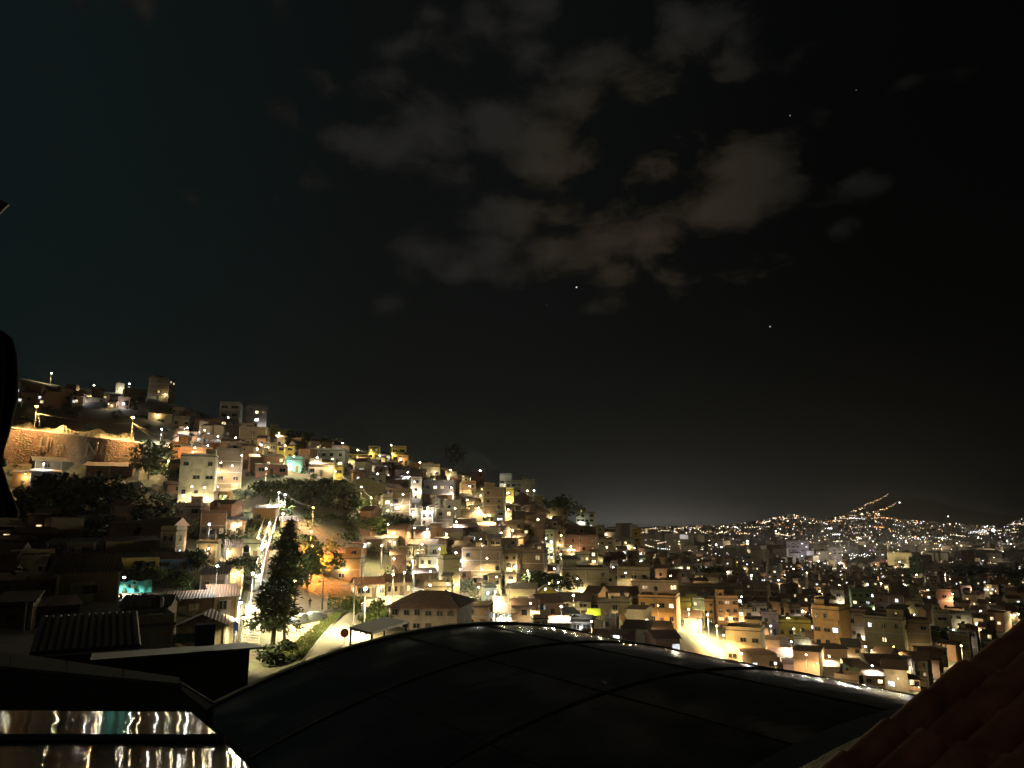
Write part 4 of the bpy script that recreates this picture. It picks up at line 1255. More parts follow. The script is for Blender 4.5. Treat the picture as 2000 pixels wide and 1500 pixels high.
for t in TREES: tree(*t, 'trees on the hillside')
BUSHES = [(512, 968, 58, 36, 'd', 'dark bush at the upper left of the shrub slope'), (552, 982, 66, 44, 'd', 'dark bush right above the stairway top'), (600, 992, 72, 52, 'd', 'large dark bush in the middle of the shrub slope'), (644, 988, 62, 48, 'd', 'dark bush at the right of the shrub slope'), (575, 960, 60, 26, 'd', 'low dark bush along the lit path'), (630, 958, 60, 26, 'd', 'low dark bush beside the narrow yellow house'),
 (690, 1002, 46, 44, 'l', 'lit green bush left of the path lamp'), (672, 972, 40, 34, 'd', 'dark bush under the broad gabled house'), (532, 1298, 70, 46, 'd', 'round bush at the foot of the conifer'), (725, 1222, 62, 58, 'l', 'yellow lit bush beside the pale road'), (890, 1200, 32, 42, 'l', 'slim lit bush right of the three storey house'),
 (985, 1166, 46, 22, 'l', 'lit garden bush by the short pole lamp'), (994, 1212, 34, 34, 'd', 'blue green round bush by the red gazebo'), (600, 1146, 84, 96, 'l', 'bush glowing orange under the lowest orange lamp'), (624, 1116, 54, 72, 'l', 'bush glowing orange beside the lamp pole'), (580, 1150, 36, 40, 'd', 'dark bush behind the conifer'),
 (545, 1006, 34, 30, 'l', 'pale green bush at the stairway top'), (480, 975, 40, 26, 'd', 'dark bush by the foot of the tall brown house'), (860, 925, 40, 16, 'l', 'low bush on the lit grassy bank'), (75, 968, 40, 26, 'l', 'leafy bush in front of the pale blue house'), (40, 978, 40, 34, 'l', 'bush in front of the orange walled house')]
for t in BUSHES: tree(*t, 'bushes on the hillside', True)

# undergrowth over the open slopes (nobody could count it)
ru = random.Random(31)
V, FC = [], []
n = 0
while n < 620:
    u = ru.uniform(20, 1180); v = ru.uniform(lerp(RIDGE, u) - 2, min(1180, lerp(LOWER, u) + 20))
    if 440 < u < 745 and v > 1075: continue
    if 430 < u < 500 and 940 < v < 1000 and ru.random() < .8: continue
    P = hit(u, v, ymin=80)
    if P.y > 520: continue
    w = ru.uniform(1.2, 3.6); h = w * ru.uniform(.5, 1.0)
    for k in range(70):
        d = Vector((ru.gauss(0, 1), ru.gauss(0, 1), abs(ru.gauss(0, 1)))).normalized() * ru.random() ** .4
        c = P + Vector((d.x * w, d.y * w, d.z * h))
        a = Vector((ru.gauss(0, 1), ru.gauss(0, 1), ru.gauss(0, 1))).normalized() * ru.uniform(.2, .45); b = a.orthogonal().normalized() * a.length * .6; q = len(V)
        V.extend([c - a, c + b, c + a, c - b]); FC.append((q, q + 1, q + 2, q + 3))
    n += 1
ug = part('undergrowth', mesh_from('undergrowth', V, FC, M_DLEAF), None)
tag(ug, 'low dark scrub covering the open slopes between houses', 'scrub', None, 'stuff')

# conifer near the road
P = hit(540, 1266)
k = P.y / F
Hc = 236 * k
root = thing('conifer', 'tall dark ragged conifer with two trunks in front of the stairway', 'tree', P)
rc_ = random.Random(8)
part('trunk', tube_mesh('trunk', [(-.5, 0, -.5), (-.4, 0, Hc * .25), (.1, 0, Hc * .6), (1.0, 0, Hc * .97)], [.33, .28, .18, .03], M_BARK, 8), root)
part('trunk', tube_mesh('trunk', [(.9, .3, -.5), (.8, .3, Hc * .2), (.75, .2, Hc * .45), (.3, 0, Hc * .62)], [.24, .2, .14, .06], M_BARK, 8), root)
NV_, NF_ = [], []
for i in range(150):
    t = .15 + .84 * i / 149
    z = Hc * t
    ax = (-.4 if t < .3 else -.4 + (t - .3) / .7 * 1.4)
    # ragged outline: broad low, narrowing at 60 %, fuller again near the top
    prof = [(0, 2.3), (.15, 3.0), (.25, 3.7), (.38, 3.2), (.5, 2.6), (.62, 2.1), (.75, 1.75), (.88, 1.2), (1, .15)]
    L = .84 * lerp(prof, t) * rc_.choice((.5, .75, .9, 1.0, 1.25)) * rc_.uniform(.85, 1.1)
    a = i * 2.4 + rc_.uniform(-.5, .5)
    dr = Vector((math.cos(a), math.sin(a), 0))
    bp_ = [Vector((ax, 0, z)), Vector((ax, 0, z)) + dr * L * .5 + Vector((0, 0, .02 * L)), Vector((ax, 0, z)) + dr * L + Vector((0, 0, -.28 * L))]
    part('limb', tube_mesh('limb', bp_, [.07, .05, .015], M_BARK, 4), root)
    for m in range(int(18 + L * 20)):
        s = rc_.random() ** .6
        c = (bp_[0].lerp(bp_[1], s * 2) if s < .5 else bp_[1].lerp(bp_[2], s * 2 - 1))
        c = c + Vector((rc_.gauss(0, .24), rc_.gauss(0, .24), rc_.gauss(-.05, .17))) * (0.6 + .3 * L / 3)
        d = (dr + Vector((rc_.gauss(0, .7), rc_.gauss(0, .7), rc_.gauss(.1, .5)))).normalized()
        e = d.orthogonal().normalized(); q = len(NV_); sz = rc_.uniform(.35, .8)
        NV_ += [c, c + e * sz * .13 + d * sz * .4, c + d * sz, c - e * sz * .13 + d * sz * .4]
        NF_.append((q, q + 1, q + 2, q + 3))
part('needles', mesh_from('needles', NV_, NF_, M_NEEDLE), root)

# ------------------------------------------------------------------ covered cars, person, poles, canopy, sign
tarp_m = paint('grey tarpaulin', (.16, .17, .17), .55)
def covered_car(u, v, rz, label, L=4.1, W=1.8, Hh=1.45):
    P = hit(u, v); P.z = H(P.x, P.y) + .12
    root = thing('covered_car', label, 'car', P, rz, 'covered cars')
    prof = [(0, .12), (.02, .55), (.10, .68), (.27, .74), (.40, 1.0), (.68, .98), (.82, .78), (.95, .70), (1, .12)]
    V, FC = [], []
    nx, ny = 26, 10
    for i in range(nx + 1):
        x = i / nx; hz = lerp(prof, x) * Hh
        for j in range(ny + 1):
            t = -1 + 2 * j / ny
            e = max(0, abs(t) - .72) / .28
            z = hz * (1 - e ** 2.2 * .95) + .05 * mnoise.noise((x * 9, t * 5, 1))
            y = t * W / 2 * (1 + .06 * (1 - z / max(hz, .1)) + .03 * mnoise.noise((x * 14, t, 7)))
            V.append(((x - .5) * L, y, max(0, z)))
    for i in range(nx):
        for j in range(ny):
            a = i * (ny + 1) + j; FC.append((a, a + ny + 1, a + ny + 2, a + 1))
    o = part('tarpaulin', mesh_from('tarp', V, FC, tarp_m), root)
    for p_ in o.data.polygons: p_.use_smooth = True
    wh = tube_mesh('wheel', [(0, -.1, 0), (0, .1, 0)], .3, M_BLACK, 12)
    for sx in (-.31, .31):
        for sy in (-.5, .5): part('wheel', wh, root, (sx * L, sy * W * .86, .3))
covered_car(586, 1219, R(62), 'grey tarpaulin covered car, the lower one parked by the conifer', 3.6)
covered_car(611, 1215, R(38), 'grey tarpaulin covered car, the longer one nearer the grass verge', 4.3)

def person(u, v, label):
    P = hit(u, v); P.z = H(P.x, P.y) + .13
    me = bpy.data.meshes.new('person')
    J = {'pel': (0, 0, .93), 'che': (0, .02, 1.28), 'nec': (0, .02, 1.48), 'hea': (0, -.01, 1.6), 'top': (0, 0, 1.72), 'kl': (.10, -.08, .50), 'al': (.11, .02, .08), 'tl': (.12, -.14, .03), 'kr': (-.10, .06, .50), 'ar': (-.11, .22, .10), 'tr': (-.11, .10, .03),
         'sl': (.19, .02, 1.42), 'el': (.25, .06, 1.14), 'hl': (.24, -.06, .90), 'sr': (-.19, .02, 1.42), 'er': (-.25, -.02, 1.14), 'hr': (-.24, -.14, .93), 'hil': (.09, 0, .9), 'hir': (-.09, 0, .9)}
    rad = {'pel': .14, 'che': .15, 'nec': .06, 'hea': .10, 'top': .075, 'kl': .075, 'kr': .075, 'al': .05, 'ar': .05, 'tl': .045, 'tr': .045, 'sl': .075, 'sr': .075, 'el': .05, 'er': .05, 'hl': .04, 'hr': .04, 'hil': .1, 'hir': .1}
    ks = list(J); ix = {q: i for i, q in enumerate(ks)}
    E_ = [('pel', 'che'), ('che', 'nec'), ('nec', 'hea'), ('hea', 'top'), ('pel', 'hil'), ('hil', 'kl'), ('kl', 'al'), ('al', 'tl'), ('pel', 'hir'), ('hir', 'kr'), ('kr', 'ar'), ('ar', 'tr'), ('che', 'sl'), ('sl', 'el'), ('el', 'hl'), ('che', 'sr'), ('sr', 'er'), ('er', 'hr')]
    me.from_pydata([J[q] for q in ks], [(ix[a], ix[b]) for a, b in E_], [])
    me.materials.append(paint('dark clothes', (.05, .035, .03), .9))
    o = part('person', me, None, P, rot=(0, 0, R(200)))
    md = o.modifiers.new('skin', 'SKIN')
    for q in ks: me.skin_vertices[0].data[ix[q]].radius = (rad[q], rad[q])
    me.skin_vertices[0].data[0].use_root = True
    o.modifiers.new('sub', 'SUBSURF').levels = 1
    tag(o, label, 'person')
person(605, 1188, 'person in dark clothes walking up the dirt yard behind the covered cars')

def utility_pole(u, vt_, vb, label, cross=True):
    P = hit(u, vb); h = at_depth(u, vt_, P.y).z - P.z
    root = thing('utility_pole', label, 'pole', P, -math.atan2(P.x, P.y), 'utility poles')
    part('pole', tube_mesh('pole', [(0, 0, -1), (0, 0, h)], [.16, .09], M_POLE, 7), root)
    if cross: part('crossarm', cube(M_POLE), root, (0, -.06, h - .7), (1.8, .12, .12))
    for sx in (-.7, 0, .7):
        part('insulator', ball_mesh(M_FRAME), root, (sx, 0, h - .5), (.07, .07, .16))
    return P + Vector((0, 0, h - .5))
UP = [utility_pole(690, 1132, 1226, 'tall thin utility pole at the roadside before the dazzling row house'), utility_pole(629, 1128, 1192, 'utility pole right of the person in the dirt yard'), utility_pole(575, 1130, 1188, 'pale utility pole beside the conifer'),
      utility_pole(734, 1140, 1172, 'utility pole with splayed stays at the row houses'), utility_pole(791, 1090, 1158, 'tall utility pole with many wires at the end of the row houses'), utility_pole(705, 1092, 1170, 'thin utility pole at the corner of the plain brick house'),
      utility_pole(316, 842, 878, 'utility pole carrying the brilliant white lamp cluster'), utility_pole(838, 868, 900, 'thin mast pole on the dark ridge'), utility_pole(886, 908, 938, 'utility pole on the lit grassy bank'), utility_pole(1053, 950, 974, 'white mast at the ridge tip', False),
      utility_pole(1182, 1208, 1234, 'pale pole with stays beside the orange gazebo roof'), utility_pole(852, 1110, 1150, 'pole left of the gold lit brick block'), utility_pole(45, 1176, 1232, 'dim pole in the dark yard beside bright pegs', False)]
def wire(a, b, sag, label):
    pt = [a.lerp(b, t / 14) - Vector((0, 0, sag * 4 * (t / 14) * (1 - t / 14))) for t in range(15)]
    o = part('overhead_wire', tube_mesh('wire', pt, .03, M_BLACK, 4), None)
    tag(o, label, 'wire', 'overhead wires')
wire(UP[0], UP[3], .8, 'wire from the roadside pole to the pole with stays')
wire(UP[3], UP[4], .8, 'wire along the row houses between their two poles')
wire(UP[1], UP[0], .6, 'wire between the yard pole and the roadside pole')
wire(UP[2], UP[1], .6, 'wire over the covered cars between two yard poles')
wire(UP[4], UP[11], .8, 'wire from the row house pole to the gold lit block')

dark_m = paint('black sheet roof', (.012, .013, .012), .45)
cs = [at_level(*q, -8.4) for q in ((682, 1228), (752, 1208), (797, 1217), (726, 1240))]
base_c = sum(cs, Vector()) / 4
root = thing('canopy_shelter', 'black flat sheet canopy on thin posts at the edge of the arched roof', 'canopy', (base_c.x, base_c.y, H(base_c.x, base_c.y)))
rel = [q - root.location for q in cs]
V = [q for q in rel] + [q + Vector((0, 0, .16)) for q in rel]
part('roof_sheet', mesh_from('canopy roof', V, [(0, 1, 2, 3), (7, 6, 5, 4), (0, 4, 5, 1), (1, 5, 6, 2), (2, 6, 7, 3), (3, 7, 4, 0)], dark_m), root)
for q in rel:
    q2 = q.lerp(sum(rel, Vector()) / 4, .06)
    part('post', tube_mesh('post', [(q2.x, q2.y, -1.5), (q2.x, q2.y, q2.z)], .08, M_BLACK, 6), root)
for i in range(1, 4):
    a = rel[0].lerp(rel[3], i / 4); b = rel[1].lerp(rel[2], i / 4)
    part('rafter', tube_mesh('rafter', [a - Vector((0, 0, .06)), b - Vector((0, 0, .06))], .05, M_BLACK, 4), root)
P = hit(672, 1262)
root = thing('traffic_sign', 'red octagonal traffic sign by the pale road', 'sign', P, -math.atan2(P.x, P.y))
hs = at_depth(672, 1236, P.y).z - P.z
part('post', tube_mesh('post', [(0, 0, -.5), (0, 0, hs)], .05, M_POLE, 6), root)
V = []
for yy in (0, -.05):
    for i in range(8): V.append((.55 * math.cos(R(22.5 + 45 * i)), yy - .06, hs + .55 * math.sin(R(22.5 + 45 * i))))
part('plate', mesh_from('sign plate', V, [tuple(range(8)), tuple(range(15, 7, -1))] + [(i, i + 8, (i + 1) % 8 + 8, (i + 1) % 8) for i in range(8)], paint('faded red', (.42, .10, .10), .5)), root)

# glowing tarp yard on the left, with its very bright lamp
_q = hit(258, 1158); _q = at_depth(243, 1126, _q.y - 2.2)
lamp(243, 1126, 'w', 600 * PW, 'very bright white lamp above the turquoise tarp', _q.z - H(_q.x, _q.y), P=Vector((_q.x, _q.y, H(_q.x, _q.y))))
P = hit(258, 1158)
root = thing('tarp_fence', 'turquoise tarpaulin fence glowing under a very bright lamp', 'fence', P, -math.atan2(P.x, P.y))
kk = P.y / F
V, FC = [], []
for i in range(21):
    for j in range(5):
        x = (i / 20 - .5) * 66 * kk
        V.append((x, .15 * math.sin(i * 1.1) + .1 * mnoise.noise((i * .7, j, 2)), j / 4 * 22 * kk + .12 * math.sin(i * .8) * (j == 4)))
for i in range(20):
    for j in range(4):
        a = i * 5 + j; FC.append((a, a + 5, a + 6, a + 1))
part('tarpaulin', mesh_from('tarp', V, FC, paint('turquoise tarp', (.06, .42, .36), .5)), root)
for i in range(5): part('post', cube(M_WOOD), root, ((i / 4 - .5) * 66 * kk, .2, -.5), (.1, .1, 24 * kk + .5))
for (u, v, w, h, lab) in ((380, 1182, 62, 12, 'dark green tarp roof strip in the hollow right of the glowing tarp'), (345, 1262, 70, 18, 'dull teal tarp bundle lying behind the black shed')):
    P = hit(u, v); kk = P.y / F
    o_ = thing('tarp_cover', lab, 'tarp', P, -math.atan2(P.x, P.y))
    V, FC = [], []
    for i in range(15):
        for j in range(5):
            x = (i / 14 - .5) * w * kk
            V.append((x, j * .5, .15 + h * kk * (1 - abs(j - 2) / 2.4) * (.9 + .2 * mnoise.noise((i * .5, j, 4)))))
    for i in range(14):
        for j in range(4):
            a = i * 5 + j; FC.append((a, a + 5, a + 6, a + 1))
    part('sheet', mesh_from('sheet', V, FC, paint('teal tarp', (.03, .14, .11), .6)), o_)
P = hit(458, 1244)
root = thing('round_sign', 'round blue sign hanging by the foot of the stairway', 'sign', P, -math.atan2(P.x, P.y))
hs = at_depth(455, 1226, P.y).z - P.z
V = []
for yy in (0, -.05):
    for i in range(16): V.append((.55 * math.cos(R(22.5 * i)), yy - .06, hs + .75 * math.sin(R(22.5 * i))))
part('plate', mesh_from('sign plate', V, [tuple(range(16)), tuple(range(31, 15, -1))] + [(i, i + 16, (i + 1) % 16 + 16, (i + 1) % 16) for i in range(16)], paint('blue sign paint', (.06, .10, .55), .5)), root)
part('post', tube_mesh('post', [(0, 0, -.5), (0, 0, hs)], .05, M_POLE, 6), root)
# gazebo with red roof and lit inside
P = hit(985, 1218); kk = P.y / F
root = thing('gazebo', 'red tiled round gazebo lit white inside, at the rim of the arched roof', 'gazebo', P, 0)
Rg, hg = 34 * kk, 24 * kk
for i in range(8):
    a = R(45 * i + 10); part('post', cube(M_FRAME), root, (Rg * .85 * math.cos(a), Rg * .85 * math.sin(a), -1), (.2, .2, hg + 1), (0, 0, a))
V = [(Rg * 1.1 * math.cos(R(22.5 * i)), Rg * 1.1 * math.sin(R(22.5 * i)), hg) for i in range(16)] + [(0, 0, hg + 18 * kk)] + [(Rg * 1.1 * math.cos(R(22.5 * i)), Rg * 1.1 * math.sin(R(22.5 * i)), hg - .15) for i in range(16)]
o = part('roof', mesh_from('gazebo roof', V, [(i, (i + 1) % 16, 16) for i in range(16)] + [(i, i + 17, (i + 1) % 16 + 17, (i + 1) % 16) for i in range(16)], M_ROOF), root, col=COLR['clay'])
part('low_wall', tube_mesh('low wall', [(0, 0, -1), (0, 0, .9)], Rg * .9, M_PLASTER, 16), root, col=COLR['cream'])
part('ceiling_lamp', ball_mesh(M_WHITE), root, (0, 0, hg - .5), (.2, .2, .2))
ld = bpy.data.lights.new('gazebo light', 'POINT'); ld.energy = 700 * PW; ld.color = (.95, .97, 1); ld.shadow_soft_size = .3
lo = bpy.data.objects.new('lamp_light', ld); lo.location = (0, -.3, hg - .9); link(lo, root)
# lime awning and orange round roof near the rim
for (u, v, w, h, col, lab) in ((1160, 1222, 26, 10, (.45, .55, .04), 'lime green awning lit over a yard at the rim'), (1200, 1232, 40, 12, (.45, .22, .08), 'low orange tin roof beside the pole with stays')):
    P = hit(u, v); kk = P.y / F
    root = thing('awning', lab, 'awning', P, -math.atan2(P.x, P.y))
    part('cover', cube(paint('awning %s' % lab[:4], col, .6)), root, (0, 0, 2.2), (w * kk, 4.5, .07), (R(14), 0, 0))
    for sx in (-1, 1):
        part('post', cube(M_WOOD), root, (sx * w * kk * .47, .1, -.5), (.1, .1, 2.7)); part('post', cube(M_WOOD), root, (sx * w * kk * .47, 4.0, -.5), (.1, .1, 3.6))

# ------------------------------------------------------------------ the many further small houses between the described ones
rr_ = random.Random(77)
V, FC, MI = [], [], []
for (r, P) in REST:
    kk = P.y / F; w = (r[1] - r[0]) * kk; h = (r[3] - r[2]) * kk; d = rr_.uniform(6, 9); a = rr_.uniform(-.4, .4) - math.atan2(P.x, P.y)
    c, s = math.cos(a), math.sin(a); m = rr_.choice((0, 0, 1, 2)); b = len(V)
    X = lambda lx, ly, z: V.append((P.x + lx * c - ly * s, P.y + lx * s + ly * c, P.z + z))
    for z in (-4, h):
        for (lx, ly) in ((-w / 2, 0), (w / 2, 0), (w / 2, d), (-w / 2, d)): X(lx, ly, z)
    FC.extend([(b, b + 1, b + 5, b + 4), (b + 1, b + 2, b + 6, b + 5), (b + 2, b + 3, b + 7, b + 6), (b + 3, b, b + 4, b + 7)]); MI.extend([m] * 4)
    b = len(V); rise = rr_.choice((.25, .25, 1.2, 1.6))
    for (lx, ly) in ((-w / 2 - .4, -.4), (w / 2 + .4, -.4), (w / 2 + .4, d + .4), (-w / 2 - .4, d + .4)): X(lx, ly, h)
    X(-w / 2 - .4, d / 2, h + rise); X(w / 2 + .4, d / 2, h + rise)
    FC.extend([(b, b + 1, b + 5, b + 4), (b + 2, b + 3, b + 4, b + 5), (b + 1, b + 2, b + 5), (b + 3, b, b + 4)]); MI.extend([3] * 4)
    for k in range(rr_.choice((0, 1, 1, 2, 3))):
        x = rr_.uniform(-.4, .4) * w; z = rr_.uniform(.2, .65) * h; b = len(V); ww_ = rr_.uniform(.4, .7)
        for (lx, z2) in ((-ww_, 0), (ww_, 0), (ww_, 1.1), (-ww_, 1.1)): X(x + lx, -.05, z + z2)
        FC.append((b, b + 1, b + 2, b + 3)); MI.append(rr_.choice((4, 4, 5, 6)))
if REST:
    rm_ = [material('small house walls %d' % i, m_flat(c_, .9)) for i, c_ in enumerate(((.24, .13, .07), (.36, .29, .19), (.16, .10, .065)))]
    me = mesh_from('small houses', V, FC, rm_ + [material('small house roofs', m_flat((.15, .08, .05), .85)), M_GLASS, M_W[0], M_W[1]])
    for p_, mi in zip(me.polygons, MI): p_.material_index = mi
    o = part('small_houses', me, None); tag(o, 'crowd of further small dim houses packed between the others', 'houses', None, 'stuff')
# ------------------------------------------------------------------ far town: building mass and its lights
rf = random.Random(21)
far_m = material('far walls', m_flat((.30, .26, .23), .9)); far_r = material('far roofs', m_flat((.10, .07, .055), .9))
V, FC, MI = [], [], []
def far_box(P, w, d, h, a):
    b = len(V); c, s = math.cos(a), math.sin(a)
    for z in (-4, h):
        for (lx, ly) in ((-w / 2, -d / 2), (w / 2, -d / 2), (w / 2, d / 2), (-w / 2, d / 2)):
            V.append((P.x + lx * c - ly * s, P.y + lx * s + ly * c, P.z + z))
    FC.extend([(b + 4, b + 5, b + 6, b + 7), (b, b + 1, b + 5, b + 4), (b + 1, b + 2, b + 6, b + 5), (b + 2, b + 3, b + 7, b + 6), (b + 3, b, b + 4, b + 7)])
    MI.extend([1, 0, 0, 0, 0])
SKY = [(1180, 1042), (1230, 1036), (1300, 1032), (1430, 1027), (1480, 1020), (1550, 1006), (1610, 1020), (1660, 1002), (1700, 1002), (1760, 1016), (1830, 1022), (1960, 1030), (1985, 1018), (2000, 1014)]
_hc = {}
def hit_fast(u, v):
    k_ = (round(u / 3), round(v * 2))
    if k_ not in _hc: _hc[k_] = hit(k_[0] * 3, k_[1] / 2, ymin=400)
    P = _hc[k_]; return at_depth(u, v, P.y)
n = 0
while n < 2300:
    u = rf.uniform(1185, 2040); v = lerp(SKY, min(u, 2000)) + 3 + rf.random() ** 1.3 * 88
    if v > 1112 or u < 1260 and v > 1062: continue
    P = hit_fast(u, v)
    if P.y < 640: continue
    P.z = H(P.x, P.y)
    far_box(P, rf.uniform(8, 18), rf.uniform(8, 16), rf.choice((4, 6, 6, 8, 8, 11, 16)), rf.uniform(0, 3))
    n += 1
me = mesh_from('far town', V, FC, [far_m, far_r])
for p_, mi in zip(me.polygons, MI): p_.material_index = mi
o = part('distant_town', me, None)
tag(o, 'mass of small dim houses filling the far valley', 'town', None, 'stuff')
FARL = [material('far light %d' % i, m_emit(c, s)) for i, (c, s) in enumerate((((1, .42, .12), 7), ((1, .80, .50), 8), ((.9, .95, 1), 9), ((1, .62, .45), 4), ((.62, .55, 1), 6), ((1, .5, .2), 2.2), ((1, .85, .6), 2.4), ((1, .9, .7), 22)))]
for m in FARL: m.cycles.emission_sampling = 'NONE'
V, FC, MI = [], [], []
def far_light(P, rpx, mi):
    r = rpx * P.y / F; b = len(V)
    V.extend([P + Vector(q) * r for q in ((1, 0, 0), (-1, 0, 0), (0, 1, 0), (0, -1, 0), (0, 0, 1), (0, 0, -1))])
    for f in ((0, 2, 4), (2, 1, 4), (1, 3, 4), (3, 0, 4), (2, 0, 5), (1, 2, 5), (3, 1, 5), (0, 3, 5)):
        FC.append(tuple(b + i for i in f)); MI.append(mi)
n = 0
while n < 2600:
    u = rf.uniform(1185, 2010); t = rf.random() ** 1.5
    v = lerp(SKY, min(u, 2000)) + 1 + t * 92
    if v > 1116 or (u < 1260 and v > 1056): continue
    P = hit_fast(u, v); P.z = max(P.z, H(P.x, P.y)) + rf.uniform(4, 9)
    if P.y < 600: continue
    orange = rf.random() < (.62 if v < 1048 and u < 1860 else .22)
    mi = rf.choice((0, 0, 3, 1)) if orange else rf.choice((1, 1, 2, 2, 1, 4))
    q_ = rf.random(); mi = (5 if mi in (0, 3) else 6) if q_ < .5 else (7 if q_ > .975 else mi)
    far_light(P, min(1.5, .42 * math.exp(rf.gauss(0, .45))), mi)
    n += 1
for _ in range(70):                     # lights strung along streets
    u = rf.uniform(1200, 1990); v = lerp(SKY, u) + 2 + rf.random() ** 1.4 * 70
    du, dv = rf.uniform(-70, 70), rf.uniform(-7, 7); mi = rf.choice((0, 1, 1, 2, 3)); m = rf.randint(6, 20)
    for i in range(m):
        uu, vv = u + du * i / m, v + dv * i / m
        if uu > 2000 or uu < 1190 or vv < lerp(SKY, uu) + 1 or (uu < 1260 and vv > 1056): continue
        P = hit_fast(uu, vv + rf.uniform(-.5, .5)); P.z = max(P.z, H(P.x, P.y)) + 8
        far_light(P, rf.uniform(.3, .65), mi)
for (a, b, m) in (((1688, 990), (1736, 969), 17), ((1704, 1006), (1752, 986), 15), ((1662, 1004), (1690, 994), 8), ((1790, 1108), (1770, 1108), 4), ((1745, 1055), (1868, 1057), 46), ((1600, 1092), (1700, 1096), 34), ((1240, 1047), (1480, 1044), 60)):
    for i in range(m):
        t = (i + rf.random() * .7) / m
        P = hit_fast(a[0] + (b[0] - a[0]) * t, a[1] + (b[1] - a[1]) * t + rf.uniform(-3, 3)); P.z += 8
        far_light(P, rf.uniform(.4, .75), 2 if (a[1] > 1050 and rf.random() < .7) else rf.choice((0, 1, 1, 3)))
for (u, v, s) in ((1940, 1040, 4.5), (1936, 1050, 3), (1852, 1012, 1.4), (1757, 985, 1.6), (1648, 1056, 2.4), (1690, 1076, 1.3), (1922, 1082, 3.2), (1940, 1086, 2.6), (1955, 1084, 2.6), (1460, 1066, 2.5), (1400, 1084, 2.6), (1410, 1090, 2.0)):
    P = hit_fast(u, v); P.z += 10; far_light(P, s * .8, 2)
FARP = []
while len(FARP) < 64:
    u = rf.uniform(1200, 2000); v = rf.choice((rf.uniform(1050, 1112), rf.uniform(1060, 1100)))
    if u < 1260 and v > 1062: continue
    P = hit_fast(u, v)
    if not 550 < P.y < 2600: continue
    P.z = H(P.x, P.y) + rf.uniform(9, 15)
    mi = rf.choice((1, 1, 1, 2)); far_light(P, rf.uniform(.6, 1.0), mi); FARP.append((P, mi))
NEARP = []
for (r, P) in REST:
    if rf.random() < .15:
        q = at_depth(rf.uniform(r[0], r[1]), r[3] - (r[3] - r[2]) * rf.uniform(.3, .8), P.y - 2.2); mi = rf.choice((1, 1, 1, 2))
        far_light(q, rf.uniform(.7, 1.0), mi); NEARP.append((q, mi))
me = mesh_from('far lights', V, FC, FARL)
for p_, mi in zip(me.polygons, MI): p_.material_index = mi
o = part('town_lights', me, None)
tag(o, 'thousands of tiny orange and white lights of the far town', 'lights', None, 'stuff')
for lst, e0, e1 in ((FARP, 4500, 15000), (NEARP, 70, 280)):  # unseen lights added to brighten the far town and the small houses
    for (P, mi) in lst:
        ld = bpy.data.lights.new('town lamp', 'POINT'); ld.energy = rf.uniform(e0, e1) * PW / 3 * (1 if lst is FARP else 3); ld.color = {1: (1, .82, .5), 2: (.92, .94, 1), 4: (.75, .65, 1)}[mi]; ld.shadow_soft_size = .4 if lst is FARP else .15
        lo = bpy.data.objects.new('town_fill_light', ld); lo.location = P - Vector((0, .9 if lst is NEARP else 2.0, 1.2 if lst is FARP else .3)); link(lo, o)
# ------------------------------------------------------------------ foreground: arched sheet roof
hV = 3.0
th = R(55)
Bv = Vector((math.sin(th), math.cos(th), 0)); Av = Vector((Bv.y, -Bv.x, 0))
def vault(s, t, up=0.0):          # s, t in units of hV
    return Av * s * hV + Bv * t * hV + Vector((0, 0, CZ - hV * (1 + .083 * (t - 3.86) ** 2) + up))
def m_poly(gg, bs, nt):
    p = wpos(gg)
    n = gg.noise(p, .9, 3, .5); n2 = gg.noise(gg.vec('MULTIPLY', p, (1, 1, 1)), 22.0, 2, .5)
    gg.put(bs.inputs['Base Color'], gg.mix(gg.ramp(n, .3, .7), (.022, .023, .019), (.05, .051, .042)))
    gg.put(bs.inputs['Roughness'], gg.ramp(n, .3, .75, .06, .17))
    bump(gg, bs, n, .05, .35)
M_POLY = material('bronze polycarbonate', m_poly)
M_RIB = paint('dark steel rib', (.045, .045, .04), .5)
ST = [-6.385, -4.985, -3.58, -2.17]
TS = [1.5, 2.35, 3.2, 4.05, 4.9, 5.75, 6.4]
root = thing('arched_roof', 'large dark arched polycarbonate roof with curved ribs filling the bottom of the picture', 'roof', (Av * -4 * hV + Bv * 3.8 * hV) + Vector((0, 0, CZ - 6)))
o0 = root.location
for i in range(3):
    for j in range(len(TS) - 1):
        V, FC = [], []
        ns_, nt_ = 8, 8
        for a in range(ns_ + 1):
            for b in range(nt_ + 1):
                s = ST[i] + .004 + (ST[i + 1] - ST[i] - .008) * a / ns_; t = TS[j] + .003 + (TS[j + 1] - TS[j] - .006) * b / nt_
                V.append(vault(s, t, .012 * math.sin(math.pi * a / ns_)) - o0)
        for a in range(ns_):
            for b in range(nt_):
                k = a * (nt_ + 1) + b; FC.append((k, k + nt_ + 1, k + nt_ + 2, k + 1))
        o = part('roof_sheet', mesh_from('roof sheet', V, FC, M_POLY), root)
        for p_ in o.data.polygons: p_.use_smooth = True
for s in ST:
    part('rib', tube_mesh('rib', [vault(s, TS[0] + (TS[-1] - TS[0]) * k / 60, .005) - o0 for k in range(61)], .032, M_RIB, 6), root)
for t in TS:
    part('purlin', tube_mesh('purlin', [vault(ST[0], t, -.045) - o0, vault(ST[-1], t, -.045) - o0], .07, M_BLACK, 4), root)
part('edge_beam', tube_mesh('edge beam', [vault(ST[0] - .02, TS[0] - .03, -.1) - o0, vault(ST[-1], TS[0] - .03, -.1) - o0], .14, M_BLACK, 4), root)
V = []
for k in range(41):
    t = 1.5 + 4.9 * k / 40
    for sv, up in ((ST[0] - .015, .05), (ST[0] + .055, .05), (ST[0] + .055, -.05), (ST[0] - .015, -.2)): V.append(vault(sv, t, up) - o0)
